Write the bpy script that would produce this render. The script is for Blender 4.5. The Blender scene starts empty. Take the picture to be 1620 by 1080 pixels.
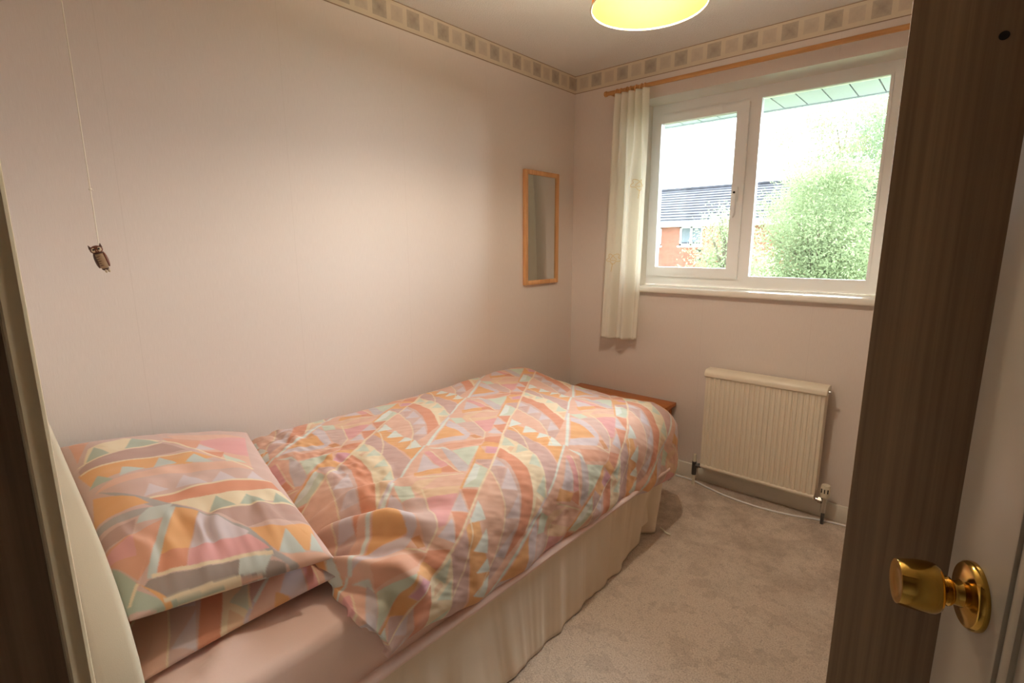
import bpy, bmesh, math, random
import numpy as np
from mathutils import Vector, Matrix, noise

random.seed(7); np.random.seed(7)
SC = bpy.context.scene
COL = SC.collection

# ------------------------------------------------------------------ camera
cam_d = bpy.data.cameras.new('camera'); cam = bpy.data.objects.new('camera', cam_d); COL.objects.link(cam)
cam_d.sensor_width = 36.0; cam_d.lens = 805.1 * 36.0 / 1620.0; cam_d.clip_start = 0.02; cam_d.clip_end = 200
YAW, PITCH, ROLL = 0.7262, -0.1873, -0.0046
fw = Vector((-math.sin(YAW) * math.cos(PITCH), math.cos(YAW) * math.cos(PITCH), math.sin(PITCH)))
rt = Vector((math.cos(YAW), math.sin(YAW), 0)); up = rt.cross(fw)
r2 = math.cos(ROLL) * rt + math.sin(ROLL) * up; u2 = -math.sin(ROLL) * rt + math.cos(ROLL) * up
cam.matrix_world = Matrix(((r2.x, u2.x, -fw.x, 1.9384), (r2.y, u2.y, -fw.y, -2.7784), (r2.z, u2.z, -fw.z, 1.3392), (0, 0, 0, 1)))
SC.camera = cam

# ------------------------------------------------------------------ sky and exposure
SKY_STRENGTH = 10.0
w = bpy.data.worlds.new('overcast_sky'); SC.world = w; w.use_nodes = True
bg = w.node_tree.nodes['Background']; bg.inputs[0].default_value = (0.90, 0.95, 1.0, 1); bg.inputs[1].default_value = SKY_STRENGTH
SC.view_settings.view_transform = 'Standard'; SC.view_settings.look = 'None'
SC.view_settings.gamma = 1.0; SC.view_settings.use_curve_mapping = False
SC.view_settings.exposure = 0.03
SC.cycles.max_bounces = 12; SC.cycles.diffuse_bounces = 8; SC.cycles.glossy_bounces = 4
SC.cycles.transmission_bounces = 8; SC.cycles.transparent_max_bounces = 16
SC.cycles.sample_clamp_indirect = 6.0; SC.cycles.caustics_reflective = False; SC.cycles.caustics_refractive = False
BULB_WATTS = 29.0

# broad sun lamp added to fill the room with more daylight through the window
sd = bpy.data.lights.new('added_fill_sun', 'SUN'); sd.energy = 34.0; sd.angle = math.radians(90); sd.color = (0.91, 0.96, 1.0)
so = bpy.data.objects.new('added_fill_sun', sd); COL.objects.link(so)
so.rotation_euler = Vector((-0.16, -0.80, -0.50)).to_track_quat('-Z', 'Y').to_euler()

# window portal: only guides the sky's own light through the opening
pd = bpy.data.lights.new('window_portal', 'AREA'); pd.shape = 'RECTANGLE'; pd.size = 1.22; pd.size_y = 1.06; pd.cycles.is_portal = True
po = bpy.data.objects.new('window_portal', pd); COL.objects.link(po); po.location = (1.05, 0.26, 1.6); po.rotation_euler = (math.radians(-90), 0, 0)

# ------------------------------------------------------------------ helpers
def S(r, g, b):
    f = lambda c: (c / 255 / 12.92) if c / 255 <= 0.04045 else ((c / 255 + 0.055) / 1.055) ** 2.4
    return (f(r), f(g), f(b), 1.0)

class NT:
    """small wrapper round a material's node tree"""
    def __init__(s, name):
        s.m = bpy.data.materials.new(name); s.m.use_nodes = True
        s.t = s.m.node_tree; s.b = s.t.nodes['Principled BSDF']; s.out = s.t.nodes['Material Output']
    def n(s, kind, **kw):
        nd = s.t.nodes.new('ShaderNode' + kind)
        for k, v in kw.items(): setattr(nd, k, v)
        return nd
    def put(s, sock, v):
        if hasattr(v, 'is_linked') or hasattr(v, 'links'): s.t.links.new(v, sock)
        else: sock.default_value = v
    def math(s, op, a, b=None, c=None, clamp=False):
        nd = s.n('Math', operation=op); nd.use_clamp = clamp
        s.put(nd.inputs[0], a)
        if b is not None: s.put(nd.inputs[1], b)
        if c is not None: s.put(nd.inputs[2], c)
        return nd.outputs[0]
    def mix(s, f, a, b, blend='MIX'):
        nd = s.n('Mix', data_type='RGBA', blend_type=blend)
        s.put(nd.inputs[0], f); s.put(nd.inputs[6], a); s.put(nd.inputs[7], b)
        return nd.outputs[2]
    def coord(s, kind='Object'): return s.n('TexCoord').outputs[kind]
    def mapped(s, vec, scale=(1, 1, 1), loc=(0, 0, 0), rot=(0, 0, 0)):
        nd = s.n('Mapping'); s.put(nd.inputs[0], vec); nd.inputs['Scale'].default_value = scale
        nd.inputs['Location'].default_value = loc; nd.inputs['Rotation'].default_value = rot
        return nd.outputs[0]
    def noise(s, vec, scale=5.0, detail=3.0, rough=0.5):
        nd = s.n('TexNoise'); s.put(nd.inputs['Vector'], vec); nd.inputs['Scale'].default_value = scale
        nd.inputs['Detail'].default_value = detail; nd.inputs['Roughness'].default_value = rough
        return nd.outputs[0]
    def ramp(s, f, stops):
        nd = s.n('ValToRGB'); s.put(nd.inputs[0], f); e = nd.color_ramp.elements
        e[0].position, e[0].color = stops[0]; e[1].position, e[1].color = stops[-1]
        for p, c in stops[1:-1]:
            k = e.new(p); k.color = c
        return nd.outputs[0]
    def bump(s, h, strength=0.3, dist=0.01):
        nd = s.n('Bump'); s.put(nd.inputs['Height'], h); nd.inputs['Strength'].default_value = strength
        nd.inputs['Distance'].default_value = dist
        s.t.links.new(nd.outputs[0], s.b.inputs['Normal'])
    def sep(s, vec):
        nd = s.n('SeparateXYZ'); s.put(nd.inputs[0], vec); return nd.outputs
    def done(s, color=None, rough=0.6, metal=0.0, spec=None, sheen=None):
        if color is not None: s.put(s.b.inputs['Base Color'], color)
        s.put(s.b.inputs['Roughness'], rough); s.put(s.b.inputs['Metallic'], metal)
        if spec is not None: s.b.inputs['Specular IOR Level'].default_value = spec
        if sheen is not None: s.b.inputs['Sheen Weight'].default_value = sheen
        return s.m

def plain(name, rgb, rough=0.5, metal=0.0, var=0.06, scale=12.0, bump=0.0, spec=None):
    t = NT(name); c = S(*rgb); d = tuple(max(0, x * (1 - var * 2)) for x in c[:3]) + (1,)
    n = t.noise(t.coord(), scale, 3)
    if bump: t.bump(n, bump, 0.003)
    return t.done(t.mix(n, d, c), rough, metal, spec)

def wood(name, dark, light, axis=2, grain=60.0, stretch=0.04, rough=0.45, spec=0.4):
    t = NT(name); sc = [grain] * 3; sc[axis] = grain * stretch
    v = t.mapped(t.coord(), tuple(sc))
    n = t.noise(v, 1.0, 4, 0.6)
    sc2 = [grain * 0.22] * 3; sc2[axis] = grain * 0.22 * stretch * 0.5
    n2 = t.noise(t.mapped(t.coord(), tuple(sc2)), 1.0, 2)
    f = t.math('ADD', t.math('MULTIPLY', n, 0.55), t.math('MULTIPLY', n2, 0.45))
    col = t.ramp(f, [(0.34, S(*dark)), (0.66, S(*light))])
    t.bump(n, 0.15, 0.002)
    return t.done(col, rough, 0, spec)

LOCAL = False        # True while building in a thing's own turned axes
def link(o, parent=None):
    COL.objects.link(o)
    if parent is not None:
        o.parent = parent
        if parent.type == 'EMPTY' and not LOCAL: o.matrix_parent_inverse = Matrix.Translation(-Vector(parent.location))
    return o

def mesh_obj(name, verts, faces, mat, parent=None, smooth=False):
    me = bpy.data.meshes.new(name); me.from_pydata([tuple(v) for v in verts], [], faces); me.update()
    if smooth: me.polygons.foreach_set('use_smooth', [True] * len(me.polygons))
    if mat is not None: me.materials.append(mat)
    return link(bpy.data.objects.new(name, me), parent)

def bm_obj(name, bm, mat, parent=None, smooth=False, angle=None):
    bmesh.ops.recalc_face_normals(bm, faces=bm.faces)
    me = bpy.data.meshes.new(name); bm.to_mesh(me); bm.free()
    if smooth or angle: me.polygons.foreach_set('use_smooth', [True] * len(me.polygons))
    if mat is not None: me.materials.append(mat)
    o = link(bpy.data.objects.new(name, me), parent)
    if angle: me.set_sharp_from_angle(angle=math.radians(angle))
    return o

def bm_box(bm, lo, hi, bevel=0.0, seg=2):
    vs = [bm.verts.new((x, y, z)) for x in (lo[0], hi[0]) for y in (lo[1], hi[1]) for z in (lo[2], hi[2])]
    fs = [bm.faces.new([vs[i] for i in q]) for q in ((0, 1, 3, 2), (4, 6, 7, 5), (0, 4, 5, 1), (2, 3, 7, 6), (0, 2, 6, 4), (1, 5, 7, 3))]
    if bevel > 0:
        es = list({e for f in fs for e in f.edges})
        bmesh.ops.bevel(bm, geom=es, offset=bevel, segments=seg, affect='EDGES', profile=0.5)

def box(name, lo, hi, mat, parent=None, bevel=0.0, seg=2):
    bm = bmesh.new(); bm_box(bm, lo, hi, bevel, seg)
    return bm_obj(name, bm, mat, parent, angle=35 if bevel else None)

def boxes(name, lst, mat, parent=None, bevel=0.0):
    bm = bmesh.new()
    for lo, hi in lst: bm_box(bm, lo, hi, bevel)
    return bm_obj(name, bm, mat, parent, angle=35 if bevel else None)

def ring_frame(name, outer, inner, y0, y1, mat, parent=None, bevel=0.0025):
    """one continuous rectangular frame in the x-z plane: (x0, x1, z0, z1) outside and inside"""
    bm = bmesh.new(); q = lambda r, y: [bm.verts.new((x, y, z)) for x, z in ((r[0], r[2]), (r[1], r[2]), (r[1], r[3]), (r[0], r[3]))]
    A, B, C, D = q(outer, y0), q(inner, y0), q(outer, y1), q(inner, y1)
    for i in range(4):
        j = (i + 1) % 4
        for f in ((A[i], A[j], B[j], B[i]), (C[i], D[i], D[j], C[j]), (A[i], C[i], C[j], A[j]), (B[i], B[j], D[j], D[i])): bm.faces.new(f)
    if bevel:
        bmesh.ops.recalc_face_normals(bm, faces=bm.faces)
        es = [e for e in bm.edges if len({v.co.y for v in e.verts}) == 1 and e.verts[0].co.y == y0 and len(e.link_faces) == 2 and abs(e.link_faces[0].normal.dot(e.link_faces[1].normal)) < 0.5]
        bmesh.ops.bevel(bm, geom=es, offset=bevel, segments=2, affect='EDGES', profile=0.5)
    return bm_obj(name, bm, mat, parent, angle=35)

def bm_tube(bm, pts, rad, seg=10, caps=True):
    pts = [Vector(p) for p in pts]; rings = []
    n = None
    for i, p in enumerate(pts):
        t = (pts[min(i + 1, len(pts) - 1)] - pts[max(i - 1, 0)]).normalized()
        if n is None:
            n = t.orthogonal().normalized()
        else:
            n = (n - t * n.dot(t)).normalized()
        b = t.cross(n)
        r = rad[i] if isinstance(rad, (list, tuple)) else rad
        rings.append([bm.verts.new(p + r * (math.cos(2 * math.pi * k / seg) * n + math.sin(2 * math.pi * k / seg) * b)) for k in range(seg)])
    for a, c in zip(rings, rings[1:]):
        for k in range(seg): bm.faces.new((a[k], a[(k + 1) % seg], c[(k + 1) % seg], c[k]))
    if caps: bm.faces.new(rings[0][::-1]); bm.faces.new(rings[-1])

def tube(name, pts, rad, mat, parent=None, seg=10):
    bm = bmesh.new(); bm_tube(bm, pts, rad, seg)
    return bm_obj(name, bm, mat, parent, angle=50)

def lathe(name, prof, origin, axis, mat, parent=None, seg=40, closed=False):
    """prof: (radius, height) pairs along axis from origin"""
    a = Vector(axis).normalized(); n = a.orthogonal().normalized(); b = a.cross(n); o = Vector(origin)
    bm = bmesh.new(); rings = []
    for r, h in prof:
        if r < 1e-6: rings.append([bm.verts.new(o + a * h)])
        else: rings.append([bm.verts.new(o + a * h + r * (math.cos(2 * math.pi * k / seg) * n + math.sin(2 * math.pi * k / seg) * b)) for k in range(seg)])
    prs = list(zip(rings, rings[1:])) + ([(rings[-1], rings[0])] if closed else [])
    for p, q in prs:
        for k in range(seg):
            k2 = (k + 1) % seg
            if len(p) == 1 and len(q) > 1: bm.faces.new((p[0], q[k2], q[k]))
            elif len(q) == 1 and len(p) > 1: bm.faces.new((p[k], p[k2], q[0]))
            elif len(p) > 1: bm.faces.new((p[k], p[k2], q[k2], q[k]))
    return bm_obj(name, bm, mat, parent, angle=40)

def prism(name, poly, axis, lo, hi, mat, parent=None, bevel=0.0, seg=3):
    """extrude a polygon given in the two other axes along axis (0,1,2)"""
    idx = [i for i in range(3) if i != axis]; bm = bmesh.new()
    def pt(p, h):
        v = [0, 0, 0]; v[idx[0]], v[idx[1]] = p; v[axis] = h; return bm.verts.new(v)
    A = [pt(p, lo) for p in poly]; B = [pt(p, hi) for p in poly]
    bm.faces.new(A); bm.faces.new(B[::-1])
    for i in range(len(poly)): bm.faces.new((A[i], B[i], B[(i + 1) % len(poly)], A[(i + 1) % len(poly)]))
    if bevel:
        bmesh.ops.recalc_face_normals(bm, faces=bm.faces)
        es = [e for e in bm.edges if len({round(v.co[axis], 5) for v in e.verts}) == 1]
        bmesh.ops.bevel(bm, geom=es, offset=bevel, segments=seg, affect='EDGES', profile=0.5)
    return bm_obj(name, bm, mat, parent, angle=40)

def thing(name, label, cat, loc=(0, 0, 0), group=None, kind=None):
    o = bpy.data.objects.new(name, None); COL.objects.link(o); o.location = loc; o.empty_display_size = 0.05
    return tag(o, label, cat, group, kind)

def tag(o, label=None, cat=None, group=None, kind=None):
    if label: o['label'] = label
    if cat: o['category'] = cat
    if group: o['group'] = group
    if kind: o['kind'] = kind
    return o

def struct(o, label=None, cat=None): return tag(o, label, cat, None, 'structure')

def sm(x, a, b):
    t = np.clip((x - a) / (b - a), 0, 1); return t * t * (3 - 2 * t)

def vnoise(x, y, sx, sy, seed=0, oct=2):
    """smooth value noise on arrays"""
    rs = np.random.RandomState(seed); out = np.zeros_like(x, dtype=float); amp = 1.0; tot = 0
    for o in range(oct):
        G = rs.rand(64, 64) * 2 - 1
        X = np.asarray(x) / sx * (2 ** o) + 13.7; Y = np.asarray(y) / sy * (2 ** o) + 5.3
        i = np.floor(X).astype(int); j = np.floor(Y).astype(int); u = X - i; v = Y - j
        u = u * u * (3 - 2 * u); v = v * v * (3 - 2 * v)
        g = lambda a, b: G[a % 64, b % 64]
        out += amp * ((g(i, j) * (1 - u) + g(i + 1, j) * u) * (1 - v) + (g(i, j + 1) * (1 - u) + g(i + 1, j + 1) * u) * v)
        tot += amp; amp *= 0.5
    return out / tot

def grid_obj(name, P, mat, parent=None, colors=None, solid=0.0, offset=-1.0):
    """P: (n, m, 3) array of points"""
    n, m = P.shape[:2]
    idx = np.arange(n * m).reshape(n, m)
    F = np.stack([idx[:-1, :-1], idx[1:, :-1], idx[1:, 1:], idx[:-1, 1:]], -1).reshape(-1, 4)
    me = bpy.data.meshes.new(name)
    me.vertices.add(n * m); me.vertices.foreach_set('co', P.reshape(-1).astype(np.float32))
    me.loops.add(F.size); me.loops.foreach_set('vertex_index', F.reshape(-1).astype(np.int32))
    me.polygons.add(len(F)); me.polygons.foreach_set('loop_start', np.arange(0, F.size, 4, dtype=np.int32))
    me.polygons.foreach_set('loop_total', np.full(len(F), 4, dtype=np.int32))
    me.update(calc_edges=True); me.validate()
    me.polygons.foreach_set('use_smooth', np.ones(len(F), dtype=bool))
    if colors is not None:
        ca = me.color_attributes.new('print', 'FLOAT_COLOR', 'POINT')
        c = np.ones((n * m, 4), np.float32); c[:, :3] = colors.reshape(-1, 3); ca.data.foreach_set('color', c.reshape(-1))
    me.materials.append(mat)
    o = link(bpy.data.objects.new(name, me), parent)
    if solid:
        md = o.modifiers.new('thickness', 'SOLIDIFY'); md.thickness = solid; md.offset = offset
    return o

def normals(P):
    a = np.gradient(P, axis=0); b = np.gradient(P, axis=1); n = np.cross(a, b)
    return n / (np.linalg.norm(n, axis=2, keepdims=True) + 1e-9)

# ------------------------------------------------------------------ materials
def wallpaper(name, axis, phase):
    t = NT(name); v = t.coord(); xyz = t.sep(v)
    sc = [900, 900, 26]
    n = t.noise(t.mapped(v, tuple(sc)), 1.0, 2)
    n2 = t.noise(v, 1.3, 3)
    seam = t.math('FRACT', t.math('ADD', t.math('DIVIDE', xyz[axis], 0.53), phase))
    line = t.math('LESS_THAN', seam, 0.0035)
    col = t.mix(n, S(214, 203, 195), S(231, 222, 215))
    col = t.mix(t.math('MULTIPLY', n2, 0.25), col, S(216, 204, 196))
    col = t.mix(t.math('MULTIPLY', line, 0.14), col, S(170, 155, 140))
    t.bump(t.math('SUBTRACT', n, t.math('MULTIPLY', line, 0.5)), 0.12, 0.002)
    return t.done(col, 0.75, 0, 0.25)

def border_mat(name, axis, phase, pitch):
    t = NT(name); v = t.coord(); xyz = t.sep(v)
    u = t.math('ADD', t.math('DIVIDE', xyz[axis], pitch), phase)
    f = t.math('ABSOLUTE', t.math('SUBTRACT', t.math('FRACT', u), 0.5))
    par = t.math('ABSOLUTE', t.math('SUBTRACT', t.math('MODULO', t.math('ADD', t.math('FLOOR', u), 100.0), 2.0), 0.0))
    z = t.math('ABSOLUTE', t.math('DIVIDE', t.math('SUBTRACT', xyz[2], 2.302), pitch))
    lim = t.math('SUBTRACT', 0.40, t.math('MULTIPLY', par, 0.05))
    sq = t.math('MULTIPLY', t.math('LESS_THAN', f, lim), t.math('LESS_THAN', z, lim))
    d = t.math('MAXIMUM', f, z)
    cen = t.math('SUBTRACT', 1.0, t.math('MULTIPLY', d, 2.2), clamp=True)
    blot = t.noise(v, 55, 3)
    amt = t.math('ADD', t.math('MULTIPLY', cen, 0.5), t.math('MULTIPLY', blot, 0.55), clamp=True)
    dark = t.mix(amt, S(200, 187, 168), S(146, 134, 120)); lite = t.mix(amt, S(210, 197, 178), S(184, 170, 152))
    sqc = t.mix(par, dark, lite)
    base = t.mix(t.noise(v, 25, 3), S(216, 204, 182), S(206, 193, 170))
    col = t.mix(sq, base, sqc)
    zz = t.math('ABSOLUTE', t.math('SUBTRACT', xyz[2], 2.299))
    edge = t.math('GREATER_THAN', zz, 0.0475)
    col = t.mix(edge, col, S(150, 128, 106))
    return t.done(col, 0.7, 0, 0.3)

def ceiling_mat():
    t = NT('textured_ceiling_paint'); v = t.coord(); n = t.noise(v, 160, 3, 0.6)
    t.bump(n, 0.7, 0.006)
    return t.done(t.mix(n, S(226, 223, 218), S(242, 240, 236)), 0.85, 0, 0.2)

def carpet_mat():
    t = NT('beige_carpet'); v = t.coord()
    fine = t.noise(v, 200, 4, 0.85); mid = t.noise(v, 38, 4, 0.7); big = t.noise(v, 3.2, 3, 0.6); wear = t.noise(v, 9, 4, 0.65)
    col = t.ramp(fine, [(0.32, S(156, 136, 118)), (0.48, S(232, 215, 198)), (0.66, S(254, 246, 234))])
    col = t.mix(t.math('MULTIPLY', t.math('GREATER_THAN', wear, 0.56), 0.18), col, S(140, 116, 96))
    col = t.mix(t.math('MULTIPLY', big, 0.3), col, S(200, 182, 166))
    col = t.mix(t.math('MULTIPLY', t.math('GREATER_THAN', mid, 0.57), 0.16), col, S(132, 112, 96))
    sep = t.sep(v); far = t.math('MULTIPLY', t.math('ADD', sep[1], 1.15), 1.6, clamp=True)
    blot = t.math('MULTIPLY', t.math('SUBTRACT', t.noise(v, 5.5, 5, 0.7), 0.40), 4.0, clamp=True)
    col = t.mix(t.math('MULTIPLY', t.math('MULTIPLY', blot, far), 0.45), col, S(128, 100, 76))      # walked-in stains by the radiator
    h = t.math('ADD', t.math('MULTIPLY', fine, 0.7), t.math('MULTIPLY', mid, 0.5))
    t.bump(h, 0.7, 0.009)
    return t.done(col, 0.95, 0, 0.1, 0.3)

def print_mat(name):
    t = NT(name); a = t.n('VertexColor'); a.layer_name = 'print'
    v = t.coord(); wv = t.noise(v, 900, 1); blot = t.noise(v, 7, 3)
    col = t.mix(t.math('MULTIPLY', t.math('ADD', t.math('MULTIPLY', wv, 0.5), t.math('MULTIPLY', blot, 0.5)), 0.22), a.outputs[0], S(185, 160, 140))
    t.bump(wv, 0.12, 0.001)
    return t.done(col, 0.8, 0, 0.2, 0.15)

def cloth(name, rgb, rough=0.85, trans=0.0, weave=700, var=0.05):
    t = NT(name); v = t.coord(); n = t.noise(v, weave, 2); b = t.noise(v, 6, 3); c = S(*rgb)
    d = tuple(x * (1 - 3 * var) for x in c[:3]) + (1,)
    col = t.mix(t.math('ADD', t.math('MULTIPLY', n, 0.5), t.math('MULTIPLY', b, 0.5)), d, c)
    t.bump(n, 0.15, 0.001)
    m = t.done(col, rough, 0, 0.2, 0.15)
    if trans:
        tr = t.n('BsdfTranslucent'); t.t.links.new(col, tr.inputs[0]); mx = t.n('MixShader'); mx.inputs[0].default_value = trans
        t.t.links.new(t.b.outputs[0], mx.inputs[1]); t.t.links.new(tr.outputs[0], mx.inputs[2]); t.t.links.new(mx.outputs[0], t.out.inputs[0])
    return m

def glass_mat():
    t = NT('window_glass'); tp = t.n('BsdfTransparent'); tp.inputs[0].default_value = (0.94, 0.965, 0.96, 1)
    gl = t.n('BsdfGlossy'); gl.inputs['Roughness'].default_value = 0.01
    fr = t.n('Fresnel'); fr.inputs[0].default_value = 1.5
    v = t.noise(t.coord(), 2, 1)
    f = t.math('MULTIPLY', fr.outputs[0], t.math('ADD', 0.95, t.math('MULTIPLY', v, 0.1)))
    mx = t.n('MixShader'); t.put(mx.inputs[0], f); t.t.links.new(tp.outputs[0], mx.inputs[1]); t.t.links.new(gl.outputs[0], mx.inputs[2])
    t.t.links.new(mx.outputs[0], t.out.inputs[0]); return t.m

M = {}
M['wall_l'] = wallpaper('wallpaper_left', 1, 2.375 / 0.53)
M['wall_f'] = wallpaper('wallpaper_far', 0, 0.35)
M['bord_l'] = border_mat('border_paper_left', 1, 0.031 / 0.0861 + 0.5, 0.0861)
M['bord_f'] = border_mat('border_paper_far', 0, -0.153 / 0.0868 + 0.5 + 100, 0.0868)
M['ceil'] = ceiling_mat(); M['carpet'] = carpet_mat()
M['upvc'] = plain('white_upvc', (246, 247, 247), 0.3, var=0.01)
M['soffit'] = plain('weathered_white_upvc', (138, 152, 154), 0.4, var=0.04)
M['sill'] = plain('white_sill_gloss', (240, 236, 226), 0.22, var=0.02)
M['gloss'] = plain('white_gloss_paint', (228, 224, 212), 0.3, var=0.03)
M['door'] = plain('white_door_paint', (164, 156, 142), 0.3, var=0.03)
M['cream_paint'] = plain('cream_gloss_paint', (244, 234, 206), 0.35, var=0.03, scale=30)
M['dark_wood'] = wood('dark_stained_jamb_wood', (112, 96, 80), (150, 130, 110), 2, 120, 0.03, 0.55)
M['rad'] = plain('cream_radiator_enamel', (236, 226, 206), 0.35, var=0.03)
M['wardrobe'] = wood('brown_wood_effect', (104, 83, 62), (138, 113, 86), 2, 110, 0.012, 0.5)
M['pine'] = wood('pole_pine', (176, 120, 66), (214, 164, 104), 0, 80, 0.06, 0.4)
M['frame_pine'] = wood('mirror_frame_pine', (196, 140, 88), (226, 178, 126), 2, 120, 0.06, 0.42)
M['table_pine'] = wood('orange_pine', (150, 78, 22), (190, 112, 40), 0, 70, 0.06, 0.3)
M['brass'] = plain('polished_brass', (206, 168, 84), 0.14, 1.0, 0.06, 40)
M['chrome'] = plain('chrome', (200, 198, 192), 0.15, 1.0, 0.03, 30)
M['grey_metal'] = plain('tarnished_steel', (110, 108, 108), 0.35, 0.9, 0.08, 40)
M['plastic'] = plain('white_plastic', (226, 218, 198), 0.4, var=0.02)
M['dark'] = plain('dark_recess', (22, 18, 16), 0.8)
M['glass'] = glass_mat()
M['mirror'] = plain('silvered_glass', (226, 230, 228), 0.015, 1.0, 0.01)
M['duvet'] = print_mat('geometric_print_cotton'); M['pillow'] = print_mat('geometric_print_pillowcase')
M['sheet'] = cloth('pink_cotton_sheet', (242, 214, 204)); M['valance'] = cloth('cream_valance_cotton', (238, 224, 204))
M['headboard'] = cloth('cream_headboard_cloth', (206, 196, 174), 0.6, var=0.03)
M['curtain'] = cloth('cream_curtain_cloth', (252, 250, 242), 0.85, 0.45, var=0.015)
M['gold'] = cloth('gold_thread', (240, 214, 150), 0.6)
M['string'] = cloth('white_string', (250, 244, 230), 0.8)

# ------------------------------------------------------------------ room shell
H = 2.35; XR = 2.45; YD = -2.755; YH = -2.86
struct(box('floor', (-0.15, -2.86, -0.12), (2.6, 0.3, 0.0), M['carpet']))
struct(box('ceiling', (-0.15, -2.86, H), (2.6, 0.3, H + 0.12), M['ceil']))
struct(box('wall_left', (-0.15, -2.86, 0), (0, 0.0, H), M['wall_l']))
struct(box('wall_right', (XR, -2.86, 0), (XR + 0.15, 0.0, H), M['wall_f']))
WX0, WX1, WZ0, WZ1 = 0.44, 1.665, 1.064, 2.135
struct(boxes('wall_far', [((-0.15, 0, 0), (2.6, 0.3, WZ0)), ((-0.15, 0, WZ1), (2.6, 0.3, H)),
                          ((-0.15, 0, WZ0), (WX0, 0.3, WZ1)), ((WX1, 0, WZ0), (2.6, 0.3, WZ1))], M['wall_f']))
struct(boxes('wall_door', [((0, YH, 0), (1.41, YD, H)), ((2.25, YH, 0), (XR, YD, H)), ((1.41, YH, 2.03), (2.25, YD, H))], M['wall_f']))
struct(box('trim_1', (0.0, -2.755, H - 0.102), (0.0015, 0.0, H), M['bord_l']), 'cream wallpaper border of printed squares along the left wall', 'wallpaper border')
struct(box('trim_2', (0.0, -0.0015, H - 0.102), (XR, 0.0, H), M['bord_f']), 'wallpaper border of printed squares above the window', 'wallpaper border')
def skirting(name, lo, hi, axis):
    struct(box(name, lo, hi, M['gloss'], bevel=0.004))
skirting('baseboard_far', (0, -0.015, 0), (XR, 0, 0.085), 0)
skirting('baseboard_left', (0, YD, 0), (0.015, -0.015, 0.085), 1)
skirting('baseboard_right', (XR - 0.015, YD, 0), (XR, -0.015, 0.085), 1)
# dim hall behind the doorway
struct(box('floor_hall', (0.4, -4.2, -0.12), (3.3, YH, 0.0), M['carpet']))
struct(box('ceiling_hall', (0.4, -4.2, H), (3.3, YH, H + 0.12), M['ceil']))
struct(boxes('wall_hall', [((0.4, -4.3, 0), (3.3, -4.2, H)), ((0.3, -4.3, 0), (0.4, YH, H)), ((3.3, -4.3, 0), (3.4, YH, H)), ((2.6, YH - 0.02, 0), (3.3, YH, H))], M['wall_f']))

# door frame: dark stained lining with a cream painted architrave on the room side
fr = struct(thing('door_frame', 'dark stained door frame with chipped cream painted edge beside the bed head', 'door frame', (1.45, -2.8, 0)))
box('jamb', (1.41, YH, 0), (1.45, -2.7535, 2.03), M['dark_wood'], fr)
box('jamb', (2.21, YH, 0), (2.25, -2.7835, 2.03), M['dark_wood'], fr)
box('head_lining', (1.41, YH, 1.99), (2.25, -2.7535, 2.03), M['dark_wood'], fr)
prof = [(1.4505, -2.7535), (1.4525, -2.7525), (1.4530, -2.7510), (1.4515, -2.7490), (1.4500, -2.7465), (1.4505, -2.7430),
        (1.4510, -2.7410), (1.4495, -2.7390), (1.4440, -2.7380), (1.3850, -2.7380), (1.3800, -2.7400), (1.3800, -2.7535)]
prism('architrave', prof, 2, 0, 2.07, M['cream_paint'], fr)
prism('architrave', [(2.45 - 0.005 - (p[0] - 1.38) * 2.2, p[1]) for p in prof[::-1]], 2, 0, 2.07, M['cream_paint'], fr)
box('architrave', (1.4505, -2.7535, 2.0), (2.27, -2.738, 2.07), M['cream_paint'], fr)
for k, (z, h) in enumerate([(0.80, 0.012), (0.775, 0.006), (0.755, 0.009), (0.74, 0.005), (0.728, 0.008), (0.87, 0.006)]):
    box('paint_chip', (1.4520, -2.7537, z), (1.4533, -2.7522, z + h), M['dark_wood'], fr)

struct(boxes('trim_3', [((WX0, 0.001, WZ1 - 0.0015), (WX1, 0.169, WZ1 + 0.0)), ((WX0, 0.001, 1.0975), (WX0 + 0.0015, 0.169, WZ1 - 0.0015)), ((WX1 - 0.0015, 0.001, 1.0975), (WX1, 0.169, WZ1 - 0.0015))], M['gloss']), 'white painted reveal round the window opening', 'window reveal')

# ------------------------------------------------------------------ window
win = struct(thing('window_1', 'white plastic framed window with opening left casement over the radiator', 'window', (1.06, 0.08, 1.09)))
FY0, FY1 = 0.170, 0.235
ring_frame('outer_frame', (0.440, 1.665, 1.097, 2.135), (0.487, 1.595, 1.158, 2.083), FY0, FY1, M['upvc'], win)
box('mullion', (0.985, FY0, 1.158), (1.037, FY1, 2.083), M['upvc'], win)
ring_frame('glazing_bead', (1.0372, 1.5948, 1.1582, 2.0828), (1.048, 1.582, 1.1655, 2.0765), FY0 - 0.004, 0.189, M['upvc'], win)
ring_frame('glazing_bead', (0.4872, 0.9848, 1.1582, 2.0828), (0.508, 0.931, 1.205, 2.026), FY0 + 0.0005, 0.189, M['upvc'], win)
sash = ring_frame('casement', (0.478, 0.992, 1.150, 2.064), (0.508, 0.931, 1.205, 2.026), 0.150, FY0 - 0.0005, M['upvc'], win, 0.004)
hb = box('handle_base', (0.946, 0.138, 1.565), (0.968, 0.1505, 1.640), M['upvc'], sash, 0.004)
prism('handle_lever', [(0.948, 1.622), (0.966, 1.622), (0.965, 1.50), (0.958, 1.48), (0.951, 1.48), (0.948, 1.50)], 1, 0.118, 0.132, M['upvc'], sash, 0.004)
tube('handle_spindle', [(0.957, 0.142, 1.612), (0.957, 0.126, 1.612)], 0.008, M['upvc'], sash, 12)
lathe('handle_lock', [(0.0, 0.0), (0.006, 0.0), (0.006, 0.003), (0.0, 0.003)], (0.957, 0.1185, 1.610), (0, -1, 0), M['dark'], sash, 12)
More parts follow.
